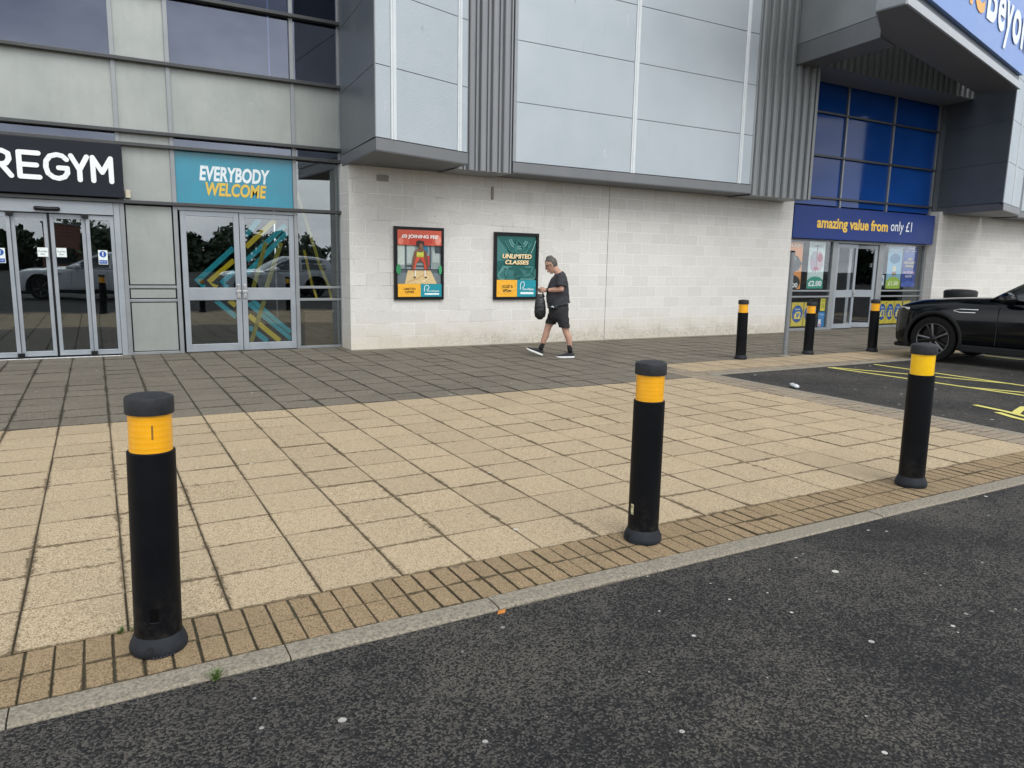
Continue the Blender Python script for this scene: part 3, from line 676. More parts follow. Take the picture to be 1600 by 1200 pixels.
# teal banner in the fanlight
S = thing('window_banner', 'teal banner reading EVERYBODY WELCOME filling the glass above the double doors', 'sign', (2.1, 13.08, 2.42))
rbox('banner_sheet', (1.206, GY - .016, 2.41), (3.026, GY - .008, 3.21), M_TEAL, S, 0)
a = Art((0, GY - .018, 0)); a.text('dfe9ec', 'EVERYBODY', 1.555, 2.775, 2.655, 3.015, .035, .16); a.text('d8b84c', 'WELCOME', 1.64, 2.545, 2.59, 2.76, .035, .16)
a.build('lettering', S)
rbox('banner_lamp', (1.62, GY + .03, 3.262), (2.18, GY + .09, 3.30), plain('lamp_tube', (.55, .56, .5)), GYM)
# vinyl stripes on the doors
def strip_graphic(name, label, lines, y):
    a = Art((0, y, 0)); a.step = .0009
    for c, w_, pts in lines: a.line(c, pts, w_)
    o = a.build(name); return tag(o, label, 'window graphic')
TE, YE, OL = '2cb9ca', 'ffd62a', 'a89a3a'
strip_graphic('window_graphic', 'teal and yellow vinyl chevron stripes on the right leaf of the double doors',
    [(TE, .085, [(2.235, 1.93), (2.47, 2.205)]), (YE, .08, [(2.235, 1.74), (2.72, 2.205)]), (TE, .085, [(2.235, 1.52), (2.90, 2.13)]), (TE, .085, [(2.235, 1.31), (2.91, 2.0)]),
     (OL, .07, [(2.56, 1.83), (2.33, 1.07)]), (OL, .075, [(2.81, 1.83), (2.545, 1.07)]),
     (TE, .075, [(2.30, .855), (2.93, .29)]), (TE, .075, [(2.235, .80), (2.93, .175)]), (YE, .085, [(2.235, .60), (2.74, .145)]), (TE, .085, [(2.235, .40), (2.53, .145)]), (OL, .07, [(2.50, .855), (2.26, .145)])], GY + .016)
strip_graphic('window_graphic', 'teal and yellow vinyl chevron points on the left leaf of the double doors',
    [(TE, .085, [(2.035, 1.72), (1.44, 1.165), (1.56, 1.07)]), (YE, .08, [(2.035, 1.52), (1.63, 1.165), (1.75, 1.07)]), (TE, .085, [(2.035, 1.335), (1.83, 1.15), (1.92, 1.07)]),
     (TE, .08, [(1.72, .855), (2.035, .57)]), (YE, .085, [(1.93, .855), (2.035, .765)])], GY + .016)
strip_graphic('window_graphic', 'two steep yellow vinyl stripes on the narrow glass beside the block wall',
    [('b7a53a', .055, [(3.10, 2.69), (3.27, 2.14), (3.47, 1.46), (3.62, 1.09)]), ('c0a52c', .045, [(3.20, 1.72), (3.33, 1.09)]), ('c9b02e', .045, [(3.63, 1.05), (3.66, .885)]), ('a8952e', .04, [(3.35, 1.05), (3.40, .885)])], GY + .016)
def sticker(label, x0, x1, z0, z1, fn, y=13.075):
    a = Art((0, y, 0)); a.rect('dfe8e6', x0, z0, x1, z1); fn(a); return tag(a.build('door_sticker'), label, 'sticker')
sticker('white automatic door notice on the glass left of the central door gap', -.725, -.59, 1.52, 1.655, lambda a: (a.text('20302c', 'Automatic', -.715, 1.59, -.60, 1.615, 0), a.text('20302c', 'door', -.69, 1.55, -.63, 1.573, 0)))
sticker('white automatic door notice on the glass right of the central door gap', -.485, -.355, 1.52, 1.655, lambda a: (a.text('20302c', 'Automatic', -.475, 1.59, -.365, 1.615, 0), a.text('20302c', 'door', -.45, 1.55, -.39, 1.573, 0)))
def blue_bang(x0):
    def f(a):
        a.disc('1a4fa0', x0 + .062, 1.575, .048); a.text('f0f4f4', '!', x0 + .053, 1.545, x0 + .071, 1.607, .03); a.rect('1a4fa0', x0 + .008, 1.43, x0 + .117, 1.485); a.text('e8eeee', 'Keep clear', x0 + .016, 1.445, x0 + .109, 1.472, 0)
    return f
sticker('blue exclamation mark notice on the glass next to the right door jamb', .06, .185, 1.42, 1.635, blue_bang(.06), 13.09)
sticker('blue exclamation mark notice on the glass at the left edge of the photo', -1.25, -1.125, 1.42, 1.635, blue_bang(-1.25), 13.09)
tag(rbox('alarm_box', (.478, 12.99, 2.435), (.552, GY - .02, 2.555), plain('cream_plastic', (.52, .48, .36), (.6, .56, .44), .5), None, .006), 'small cream alarm box on the panel at the end of the charcoal sign', 'alarm box')
# crate behind the narrow glass
q = MB(); q.box((3.19, 13.22, .62), (3.74, 13.75, .66)); q.box((3.21, 13.25, .02), (3.72, 13.72, .615))
tag(q.build('storage_crate', plain('brown_card', (.20, .125, .065), (.27, .175, .10), .8, scale=6), None, .008), 'brown lidded crate standing behind the narrow glass beside the block wall', 'crate')
q = MB(); q.prism([(1.93, GY + .12), (1.99, GY + .12), (1.985, GY + .16), (1.935, GY + .16)], 4.50, 4.52)
q.add([(1.92, GY + .10, 4.64), (2.01, GY + .10, 4.64), (1.955, GY + .10, 4.515), (1.92, GY + .13, 4.64), (2.01, GY + .13, 4.64), (1.955, GY + .13, 4.515)], [(0, 1, 2), (5, 4, 3), (0, 3, 4, 1), (1, 4, 5, 2), (2, 5, 3, 0)])
tag(q.build('window_pennant', M_WHITE), 'small white pointed card standing on the sill of the upper window', 'card')
# wall fittings
q = MB(); q.box((4.325, WY - .035, 2.915), (4.535, WY - .001, 3.015))
o = q.build('wall_vent', plain('vent_grey', (.24, .235, .21), (.31, .305, .275), .7), None, .006); tag(o, 'small grey box vent high on the block wall under the wedge bay', 'vent')
tag(rbox('wall_bracket', (6.555, WY - .03, 2.73), (6.60, WY - .001, 2.965), plain('rusty_bracket', (.22, .20, .16), (.34, .32, .28), .8, scale=30), None, .004), 'rusty vertical bracket on the block wall between the two posters near the cladding', 'bracket')

# ------------------------------------------------------------------ posters
def poster(label, x0, z0, x1, z1, fn):
    t = thing('wall_poster', label, 'poster', ((x0 + x1) / 2, WY, z0), 0, 'framed posters on the block wall')
    y = WY - .001; f = .055; q = MB()
    for a_, b_ in (((x0, z0), (x1, z0 + f)), ((x0, z1 - f), (x1, z1)), ((x0, z0 + f), (x0 + f, z1 - f)), ((x1 - f, z0 + f), (x1, z1 - f))):
        q.box((a_[0], y - .055, a_[1]), (b_[0], y, b_[1]))
    q.build('frame', M_FRAME, t, .003)
    rbox('back_board', (x0 + f - .005, y - .02, z0 + f - .005), (x1 - f + .005, y - .002, z1 - f + .005), M_FRAME, t, 0)
    a = Art((x0 + f, y - .021, z0 + f)); W_ = x1 - x0 - 2 * f; H_ = z1 - z0 - 2 * f; fn(a, W_, H_); a.build('print', t)
    hq = MB()
    for zz in (z0 + .3, z1 - .25): hq.cyl((x1, y - .03, zz), (x1 + .018, y - .03, zz), .012, 8)
    hq.build('hinge', M_STEEL, t)
def marbling(a, c, W, H, z0, z1, seed, n=9, wd=.012):
    r = random.Random(seed)
    for i in range(n):
        cx = W * r.uniform(.2, .95); cy = r.uniform(z0 + .1, z1 - .05); rx = r.uniform(.06, .24); ry = r.uniform(.05, .16); pts = []; ph = r.uniform(0, 6)
        for k in range(22):
            t = ph + k / 21 * r.uniform(3.2, 3.4)
            u = cx + rx * math.cos(t) * (1 + .25 * math.sin(2 * t)); v = cy + ry * math.sin(t) * (1 + .2 * math.cos(3 * t))
            pts.append((min(W - .01, max(.01, u)), min(z1 - .01, max(z0 + .01, v))))
        a.line(c[i % len(c)], pts, wd * r.uniform(.6, 1.8))
def foot(a, W, H, l1, l2):
    hh = H * .195; a.rect('f2b32b', 0, 0, W * .515, hh); a.rect('0d8f9e', W * .515, 0, W, hh)
    if l2: a.text('3a2f16', l1, W * .13, hh * .52, W * .40, hh * .70, .02); a.text('3a2f16', l2, W * .16, hh * .28, W * .37, hh * .46, .02)
    else: a.text('6b5520', l1, W * .10, hh * .42, W * .42, hh * .60, .01)
    px = W * .60; a.line('dff2f2', [(px, hh * .42), (px, hh * .78), (px + .03, hh * .9), (px + .075, hh * .88), (px + .09, hh * .70), (px + .07, hh * .58), (px + .04, hh * .56)], .014)
    a.text('e8f6f6', 'PureGym', px + .05, hh * .36, W * .94, hh * .52, .02); a.rect('e8f6f6', px, hh * .15, W * .94, hh * .28)
def p1(a, W, H):
    a.rect('5d6b70', 0, 0, W, H); hh = H * .195
    a.rect('8d9b9b', 0, H * .42, W, H * .8); a.rect('c3cfc6', W * .02, H * .48, W * .17, H * .78); a.rect('b4c2bc', W * .22, H * .5, W * .40, H * .77); a.rect('4c5a60', W * .18, H * .36, W * .215, H * .8); a.rect('434f55', W * .74, H * .34, W * .775, H * .8)
    a.rect('2d7795', W * .60, H * .66, W * .70, H * .79); a.rect('a9b7b2', W * .80, H * .52, W * .97, H * .7); a.rect('3c474c', W * .86, H * .66, W, H * .79); a.rect('6f7c80', 0, hh, W, H * .36)
    a.poly('d9c08d', [(W * .17, hh), (W * .91, hh), (W * .76, H * .40), (W * .24, H * .40)])
    a.line('c9a46a', [(W * .22, hh + .03), (W * .45, H * .27), (W * .68, H * .36)], .02); a.line('e7d3a4', [(W * .55, hh + .02), (W * .72, H * .3)], .03)
    a.rect('3a4145', W * .20, H * .455, W * .74, H * .475)
    a.rect('d3303f', W * .66, H * .48, W * .73, H * .62)
    # lifter: bent legs, hips, torso, straight arms, head and hair
    a.poly('d9553a', [(W * .33, H * .40), (W * .40, H * .395), (W * .43, H * .50), (W * .50, H * .555), (W * .53, H * .60), (W * .40, H * .60), (W * .345, H * .54)])
    a.poly('c9482f', [(W * .62, H * .395), (W * .69, H * .40), (W * .70, H * .53), (W * .64, H * .60), (W * .51, H * .60), (W * .54, H * .555), (W * .60, H * .50)])
    a.poly('6b4a3a', [(W * .44, H * .52), (W * .59, H * .52), (W * .54, H * .565), (W * .49, H * .565)])
    a.poly('e06a4a', [(W * .36, H * .53), (W * .40, H * .55), (W * .42, H * .585), (W * .385, H * .59)])
    a.poly('cfd04e', [(W * .43, H * .60), (W * .60, H * .60), (W * .59, H * .69), (W * .55, H * .67), (W * .48, H * .67), (W * .44, H * .69)])
    a.poly('b9bd40', [(W * .43, H * .60), (W * .60, H * .60), (W * .595, H * .625), (W * .435, H * .625)])
    a.poly('7d4f3a', [(W * .39, H * .69), (W * .45, H * .715), (W * .42, H * .60), (W * .385, H * .47), (W * .355, H * .415), (W * .325, H * .42), (W * .345, H * .58)])
    a.poly('744834', [(W * .59, H * .715), (W * .65, H * .69), (W * .695, H * .58), (W * .715, H * .42), (W * .68, H * .415), (W * .655, H * .48), (W * .61, H * .60)])
    a.poly('8a5840', [(W * .43, H * .69), (W * .61, H * .69), (W * .57, H * .735), (W * .47, H * .735)])
    a.rect('f1efe6', W * .39, H * .31, W * .415, H * .40); a.rect('f1efe6', W * .61, H * .31, W * .635, H * .40); a.disc('20242a', W * .385, H * .295, .022, .012); a.disc('20242a', W * .645, H * .293, .022, .012)
    a.rect('30373b', 0, H * .408, W, H * .418); a.disc('2f8b58', .02, H * .412, .045, .09); a.disc('39a268', W - .02, H * .412, .03, .085)
    a.rect('cf5a42', 0, H * .775, W, H); a.poly('c7402c', [(W * .25, H * .80), (W * .34, H * .775), (W * .66, H * .775), (W * .80, H * .82), (W * .76, H * .9), (W * .5, H * .94), (W * .3, H * .9)]); a.disc('e98571', .06, H * .83, .05, .06); a.disc('ec9785', W - .07, H * .86, .06, .09)
    a.disc('2b201c', W * .485, H * .805, .06, .055); a.disc('33251f', W * .55, H * .805, .045, .045); a.disc('8a5840', W * .525, H * .765, .036, .05)
    a.text('fbf7f2', '£0 JOINING FEE', W * .09, H * .865, W * .91, H * .93, .035)
    foot(a, W, H, 'LIMITED', 'OFFER')
def p2(a, W, H):
    a.rect('0e5a56', 0, 0, W, H); hh = H * .28
    a.poly('3d7a76', [(0, H * .97), (.06, H * .92), (W * .14, H * .86), (W * .3, H * .74), (W * .42, H * .66), (W * .3, H * .6), (0, H * .58)])
    a.poly('34706f', [(0, hh), (W, hh), (W * .96, H * .33), (W * .8, H * .42), (W * .6, H * .46), (W * .42, H * .43), (W * .2, H * .45), (0, H * .43)])
    a.disc('0d5350', W * .55, H * .36, .10, .12)
    for k, cc in enumerate(('5f9a94', '7fb3ac', '2c6e69', '4a8a84')):
        pts = [(W * .55 + (.17 + .045 * k) * math.cos(t), H * 1.0 + (-.02) + (.19 + .04 * k) * math.sin(t)) for t in [math.pi * (1.08 + .8 * i / 20) for i in range(21)]]
        pts = [(min(max(u, .01), W - .01), min(v, H - .01)) for u, v in pts]; a.line(cc, pts, .016 if k % 2 else .03)
    marbling(a, ['3f7f7a', '578f89', '1f6561'], W, H, hh, H * .5, 5, 9, .02); marbling(a, ['1f6863', '2c746f'], W, H, H * .62, H * .98, 9, 4, .03)
    a.line('93bfb8', [(W * .98, H * .93), (W * .93, H * .82), (W * .86, H * .72)], .012)
    a.text('e9a93f', 'UNLIMITED', W * .14, H * .625, W * .88, H * .70, .04, .15); a.text('e9a93f', 'CLASSES', W * .21, H * .53, W * .81, H * .60, .04, .15)
    a.text('f8e9c2', 'UNLIMITED', W * .135, H * .628, W * .872, H * .70, .012, .15); a.text('f8e9c2', 'CLASSES', W * .205, H * .533, W * .80, H * .60, .012, .15)
    foot(a, W, H * 1.42, 'INCLUDED IN', 'MEMBERSHIP')
    marbling(a, ['f6c96a'], W * .5, H, .01, hh - .01, 3, 3, .008)
poster('black framed red, yellow and teal poster of a woman lifting a barbell', 4.622, .875, 5.575, 2.165, p1)
poster('black framed dark green marbled poster reading UNLIMITED CLASSES', 6.62, .865, 7.60, 2.14, p2)

# ------------------------------------------------------------------ discount shop
SHOP = thing('shop_building', 'blue fronted discount shop unit with grey canopy and glazed entrance doors', 'building', (18, 12.8, 0))
SY = 12.80
q = MB(); q.box((20.70, WY - .03, -.05), (34, 13.35, 3.22)); q.build('block_wall', M_WALL, SHOP)
q = MB(); q.box((14.82, 13.2, 6.2), (34, 13.4, TOP)); q.box((20.72, 12.72, 3.22), (34, 13.2, TOP)); q.build('backing_wall', M_DARK, SHOP)
q = MB(); q.box((14.6, 12.85, -.04), (20.68, 19, .012)); q.build('interior_floor', M_INTF, SHOP)
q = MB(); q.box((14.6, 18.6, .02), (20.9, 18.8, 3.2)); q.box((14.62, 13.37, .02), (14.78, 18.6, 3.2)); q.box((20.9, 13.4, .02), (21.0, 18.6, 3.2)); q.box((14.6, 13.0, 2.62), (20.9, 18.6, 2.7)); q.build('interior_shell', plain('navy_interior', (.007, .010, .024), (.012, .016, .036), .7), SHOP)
SX = [14.84, 16.78, 18.69, 20.66]; SZ = [3.15, 3.34, 4.345, 5.37, 6.09]
for x0, x1 in zip(SX[:-1], SX[1:]):
    for z0, z1 in zip(SZ[:-1], SZ[1:]):
        q = MB(); q.box((x0 + .02, SY, z0 + .015), (x1 - .02, SY + .02, z1 - .015)); q.build('blue_window', M_BLUEP, SHOP)
for x in SX: rbox('mullion', (x - .027, SY - .05, 2.9), (x + .027, SY + .06, 6.13), M_ALU, SHOP)
for z in SZ[1:]: rbox('transom', (14.82, SY - .075, z - .025), (20.68, SY - .052, z + .025), M_TRANS if z < 6 else M_ALU, SHOP); 
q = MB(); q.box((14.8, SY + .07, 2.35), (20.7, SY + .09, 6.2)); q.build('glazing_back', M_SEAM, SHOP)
# shopfront frame
def sh(nm, x0, x1, z0, z1, m=M_ALU, y0=SY - .05, y1=SY + .05, bev=.004): return rbox(nm, (x0, y0, z0), (x1, y1, z1), m, SHOP, bev)
FX = [15.30, 16.80, 18.66, 20.655]
sh('mullion', 14.86, 14.93, 0, 2.30); sh('mullion', 16.66, 16.86, 0, 2.30); sh('mullion', 18.56, 18.80, 0, 2.30); sh('mullion', 20.60, 20.68, 0, 2.30)
for x0, x1 in ((14.93, 16.66), (18.80, 20.60)):
    sh('rail', x0, x1, 0, .06); sh('rail', x0, x1, .845, .885); sh('rail', x0, x1, .995, 1.035); sh('rail', x0, x1, 2.27, 2.31)
    for z0, z1 in ((.06, .845), (.885, .995), (1.035, 2.27)): sh('window_pane', x0, x1, z0, z1, M_GLASSS, SY - .004, SY + .004, 0)
sh('door_header', 16.86, 18.56, 2.24, 2.31)
def shopdoor(x0, x1, ang, pivot):
    t = MB(); sw = .085; z = (.02, .14, .84, 1.03, 2.13, 2.225)
    def W(v): return v
    t.box((0, -.022, z[0]), (sw, .022, z[5])); t.box((x1 - x0 - sw, -.022, z[0]), (x1 - x0, .022, z[5]))
    for a_, b_ in ((z[0], z[1]), (z[2], z[3]), (z[4], z[5])): t.box((sw, -.0215, a_), (x1 - x0 - sw, .0215, b_))
    o = t.build('shop_door', M_DOOR, SHOP, .004, world=False); o.location = Vector((x0, SY, 0)) - wloc(SHOP)
    for a_, b_ in ((z[1], z[2]), (z[3], z[4])):
        q_ = MB(); q_.box((sw - .003, -.004, a_ - .003), (x1 - x0 - sw + .003, .004, b_ + .003)); q_.build('pane', M_GLASSS, o, world=False)
    q_ = MB(); hx_ = x1 - x0 - .04 if pivot == 0 else .04; q_.box((hx_ - .03, -.06, .86), (hx_ + .03, -.024, 1.02)); q_.build('handle', M_STEEL, o, .004, world=False)
    if pivot == 0: o.rotation_euler[2] = ang
    else:
        o.rotation_euler[2] = ang; c, s_ = math.cos(ang), math.sin(ang); wd = x1 - x0
        o.location = Vector((x1 - wd * c, SY - wd * s_, 0)) - wloc(SHOP)
shopdoor(16.87, 17.70, 0, 0); shopdoor(17.73, 18.55, R(-22), 1)
# blue sign above the shop doors
S = thing('shop_sign', 'long blue fascia sign with yellow and white lettering over the shop doors', 'sign', (17.7, 12.7, 2.3))
rbox('sign_board', (14.86, 12.55, 2.31), (20.60, 12.74, 3.10), M_BLUES, S, .01)
a = Art((0, 12.548, 0)); a.step = .002; a.text('f0c64a', 'amazing value from', 15.70, 2.50, 18.52, 2.855, .03); a.text('dfe6ee', 'only £1', 18.64, 2.53, 19.56, 2.875, .008); a.build('lettering', S)
# ribbed wall and soffit over the blue glazing
ribs('ribbed_cladding', 14.45, 20.42, 11.84, 6.06, TOP, SHOP, M_RIB2, .235)
q = MB(); q.box((14.42, 11.95, 6.10), (21.0, 13.2, 6.14)); q.build('soffit', M_SOFF, SHOP)
# wedge bay right of the shop doors
bay('wedge_bay', (20.43, 10.72), (22.55, 11.385), 12.74, 20.92, 22.75, [(1.05, 1.14)], SHOP, endgap=.012)
q = MB(); q.box((22.78, 11.7, 3.18), (23.3, 12.7, TOP)); q.build('corner_flashing', M_DARK, SHOP)
bay('cladding_bay', (23.32, 11.81), (29.2, 11.81), 12.72, 23.32, 29.2, [(2.6, 2.7), (5.5, 5.6)], SHOP, endgap=.06)
# canopy
d15 = Vector((math.cos(R(15.1)), math.sin(R(15.1)))); n15 = Vector((d15.y, -d15.x)); B0 = Vector((12.257, 8.355)); Cc = B0 + d15 * 8.10
zc = 6.017
C = MB(); A_ = Vector((12.176, 8.889)); 
poly = [tuple(A_), tuple(B0), tuple(Cc), (19.93, 11.35), (14.212, 9.861), (13.422, 9.615)]
def inset(p, q_): return p
C.prism(poly, zc, zc + .02); can = C.build('canopy', M_SOFF, SHOP)
def csub(nm, mb_, m_, bev=.004): o_ = mb_.build(nm, m_, can, bev); o_.location = (0, 0, 0); return o_
q = MB(); q.prism([tuple(B0 + n15 * .015 - d15 * .01), tuple(Cc + n15 * .015), tuple(Cc - n15 * .03), tuple(B0 - n15 * .03 - d15 * .01)], zc - .004, zc + .148); csub('front_trim', q, plain('silver_trim', (.40, .42, .43), (.48, .50, .51), .38, .3))
e = (A_ - B0).normalized(); ne = Vector((-e.y, e.x))
q = MB(); q.prism([tuple(B0 + e * .032), tuple(A_), tuple(A_ - ne * .03), tuple(B0 + e * .032 - ne * .03)], zc - .003, zc + 1.0)
q.prism([tuple(A_ + (0.0, .001) if False else A_), (13.422, 9.615), (13.40, 9.60), (A_.x + .03, A_.y - .02)], zc - .002, zc + 1.0); csub('end_panel', q, M_ALU)
q = MB(); q.prism([tuple(B0 + d15 * .05 - n15 * .06), tuple(Cc - n15 * .06), (19.90, 11.30), (14.2, 9.84), (13.42, 9.60), tuple(A_ + Vector((.05, 0)))], zc + .022, TOP); csub('canopy_core', q, M_DARK)
q = MB(); q.prism([(13.68, 11.83), (13.41, 9.64), (14.20, 9.87), (14.25, 11.83)], zc - .045, zc + .0); q2 = MB(); csub('beam_soffit', q, M_SOFF)
q = MB(); q.prism([(13.675, 11.83), (13.405, 9.635), (13.45, 9.64), (13.72, 11.83)], zc - .048, zc + .36); csub('beam_fascia', q, M_FASC)
q = MB(); q.prism([(13.70, 11.83), (13.43, 9.64), (14.19, 9.86), (14.24, 11.83)], zc + .38, TOP); csub('beam', q, plain('beam_metal', (.26, .28, .285), (.31, .325, .33), .42, .3, scale=1.2))
q = MB(); q.prism([(13.695, 11.8), (13.425, 9.63), (13.45, 9.64), (13.72, 11.8)], zc + 1.30, zc + 1.312); csub('beam_joint', q, M_SEAM)
# canopy sign
S = thing('canopy_sign', 'huge pale blue canopy sign with rounded white and orange letters at the top right corner', 'sign', (16.2, 9.4, 6.36))
q = MB(); q.prism([tuple(B0 + d15 * .25 + n15 * .03), tuple(Cc + n15 * .03), tuple(Cc - n15 * .055), tuple(B0 + d15 * .25 - n15 * .055)], 6.335, TOP); q.build('sign_board', M_BLUEC, S, .006)
a = Art((B0.x + n15.x * .032, B0.y + n15.y * .032, 0), (d15.x, d15.y, 0), (n15.x, n15.y, 0)); a.step = .003
ink = (('o', 2.05, 2.72, 6.80, 7.54, 'f0b45a'), ('n', 2.84, 3.42, 6.81, 7.53, 'f0b45a'), ('e', 3.54, 4.28, 6.80, 7.54, 'f0b45a'), ('B', 4.44, 5.18, 6.81, 7.86, 'eef6fb'), ('e', 5.27, 5.86, 6.80, 7.54, 'eef6fb'), ('y', 5.88, 6.48, 6.53, 7.52, 'eef6fb'), ('o', 6.51, 7.26, 6.80, 7.54, 'eef6fb'), ('n', 7.38, 7.95, 6.81, 7.53, 'eef6fb'))
for ch, u0, u1, v0, v1, c in ink: a.text(c, ch, u0, v0, u1, v1, .026)
a.build('lettering', S)
# shop posters inside the glass
def wposter(label, x0, z0, x1, z1, fn, y=SY + .016, nm='window_poster'):
    a = Art((x0, y, z0)); a.step = .0007; fn(a, x1 - x0, z1 - z0); a.mb.box((x0, y + .001, z0), (x1, y + .006, z1), flat('d8dcd8'))
    return tag(a.build(nm), label, 'poster')
def o1(a, W, H):
    a.rect('e39a55', 0, 0, W, H); a.text('f3e6d2', 'FLASH', W * .15, H * .9, W * .95, H * .96, .03); a.poly('2c3330', [(0, H * .8), (W * .7, H * .7), (W, H * .55), (W * .8, H * .4), (0, H * .3)]); a.poly('8f9a94', [(W * .2, H * .75), (W * .6, H * .68), (W * .5, H * .5), (W * .1, H * .4)]); a.disc('14181a', W * .35, H * .0 + .16, W * .62, .2); a.text('f2f4f0', '£3.00', W * .02, H * .03, W * .82, H * .13, .03)
def o2(a, W, H):
    a.rect('cfe0dc', 0, 0, W, H); a.text('8fa6a4', 'SUMMER', W * .1, H * .88, W * .9, H * .94, .02)
    a.disc('b9a5b4', W * .35, H * .58, W * .26, H * .22); a.disc('c4aeb6', W * .68, H * .58, W * .24, H * .22); a.line('8e6f80', [(W * .5, H * .92), (W * .5, H * .35)], .03); a.disc('b05468', W * .7, H * .66, W * .16, H * .09); a.disc('a8b4b8', W * .3, H * .68, W * .15, H * .09)
    a.disc('b32a48', W * .42, H * .43, .05, .035); a.disc('b32a48', W * .56, H * .43, .05, .035)
    a.poly('2f9a83', [(0, 0), (W, 0), (W, H * .18), (W * .8, H * .24), (W * .5, H * .265), (W * .2, H * .24), (0, H * .18)]); a.text('f4faf6', '£2.00', W * .08, H * .05, W * .92, H * .17, .035)
def o3(a, W, H):
    a.rect('86b6cf', 0, 0, W, H); a.text('cfe4ec', 'FRESH', W * .15, H * .9, W * .85, H * .95, .02); a.disc('3f7aa0', W * .5, H * .72, W * .36, H * .12); a.poly('d9cfa6', [(W * .38, H * .42), (W * .62, H * .42), (W * .6, H * .52), (W * .5, H * .56), (W * .4, H * .52)]); a.rect('8d6a4c', W * .36, H * .32, W * .64, H * .40)
    a.poly('9dbb3a', [(0, 0), (W, 0), (W, H * .18), (W * .8, H * .26), (W * .5, H * .29), (W * .2, H * .26), (0, H * .18)]); a.text('eef4da', '£1.50', W * .15, H * .08, W * .85, H * .18, .03)
def o4(a, W, H):
    a.rect('1c3f9e', 0, 0, W, H); a.text('e6ecf4', 'ONE', W * .32, H * .93, W * .75, H * .985, .02); a.text('dfe6ee', 'Beyond', W * .18, H * .86, W * .92, H * .915, .02); a.disc('0d57b4', W * .45, H * .8, W * .4, H * .1)
    for i, (s_, c) in enumerate((('NEW', 'd9cf8a'), ('GROCERY', 'd9cf8a'), ('RANGE', 'd9cf8a'), ('IN STORE', 'e8c3d8'), ('NOW!', 'e3e3ee'))):
        z = (.66, .575, .49, .33, .235)[i]; w_ = (.32, .86, .6, .8, .5)[i]; a.text(c, s_, W * (.5 - w_ / 2), H * z, W * (.5 + w_ / 2), H * (z + .062), .025)
    a.poly('3f5fb4', [(0, 0), (W, 0), (W, H * .1), (W * .5, H * .16), (0, H * .08)])
wposter('orange and black price poster at the left edge of the left shop window', 15.02, 1.06, 15.595, 2.22, o1)
wposter('pale poster with a teal 2.00 pound price panel in the left shop window', 15.835, 1.07, 16.44, 2.255, o2)
wposter('sky blue food poster with a green price panel in the right shop window', 19.06, 1.07, 19.70, 2.22, o3)
wposter('royal blue NEW GROCERY RANGE poster in the right shop window', 19.74, 1.12, 20.38, 2.235, o4)
def coin(t):
    def f(a, W, H):
        a.rect('d3c04a', 0, 0, W, H); a.disc('1d4f9c', W * .5, H * .52, W * .46, H * .36); a.disc('2d68b4', W * .5, H * .56, W * .36, H * .26); a.text('efe6a6', 'from', W * .3, H * .68, W * .7, H * .76, .02); a.text('e9d663', t, W * .22, H * .3, W * .80, H * .62, .045)
    return f
wposter('yellow poster with a blue 2 pound disc low in the left shop window', 15.355, .11, 15.795, .72, coin('£2'))
wposter('yellow poster with a blue 2 pound disc partly behind the bollard with the blue badge', 15.82, .11, 16.26, .72, coin('£2'))
wposter('cropped yellow poster with a blue 2 pound disc against the left shop window frame', 14.95, .11, 15.33, .72, coin('£2'))
for i, (x0, lb) in enumerate(((18.86, 'yellow poster with a blue 1 pound disc nearest the shop doors'), (19.21, 'second yellow 1 pound poster from the shop doors in the right window'), (19.56, 'third yellow 1 pound poster from the shop doors, beside the car bonnet'), (19.95, 'fourth yellow 1 pound poster, partly behind the car bonnet'))):
    wposter(lb, x0, .10, x0 + .335, .73, coin('£1'))
wposter('small yellow notice above a blue notice beside the shop door', 16.435, .49, 16.62, .82, lambda a, W, H: (a.rect('e3d94a', 0, 0, W, H), a.text('6b6a30', 'OPEN', W * .2, H * .7, W * .8, H * .8, .02), a.rect('b8ae3c', W * .2, H * .2, W * .8, H * .6)))
wposter('blue notice low on the glass beside the shop door', 16.39, .075, 16.63, .47, lambda a, W, H: (a.rect('2a7fbe', 0, 0, W, H), a.rect('e7e3e0', W * .05, H * .05, W * .45, H * .5), a.rect('cc4a52', W * .1, H * .08, W * .4, H * .2), a.line('8fc0e0', [(W * .1, H * .85), (W * .9, H * .8)], .02)))
wposter('small white notice with a blue mark at the left of the right shop window', 18.83, 1.16, 18.97, 1.44, lambda a, W, H: (a.rect('cfdde0', 0, 0, W, H), a.rect('3b6f9a', W * .35, H * .35, W * .65, H * .7)))
# stock seen through the shop doors
q = MB(); rs_ = random.Random(3)
for r_ in range(6):
    q.box((17.0, 15.2, .1 + r_ * .34), (20.2, 15.6, .12 + r_ * .34))
q.box((17.0, 15.58, .0), (20.2, 15.62, 2.2)); t = thing('shelving_unit', 'dark stocked shelving seen through the open shop door', 'shelving', (18.6, 15.4, 0)); q.build('shelf_frame', plain('shelf_grey', (.05, .05, .055)), t)
q = MB()
for r_ in range(6):
    x = 17.05
    while x < 20.1:
        w_ = rs_.uniform(.08, .25); q.box((x, 15.25, .122 + r_ * .34), (x + w_, 15.5, .122 + r_ * .34 + rs_.uniform(.1, .27)), flat(rs_.choice(['3a3320', '4c4630', '2c3548', '42322c', '55503c', '232a33']))); x += w_ + .015
o = q.build('stock', None, t); o['kind'] = 'stuff'

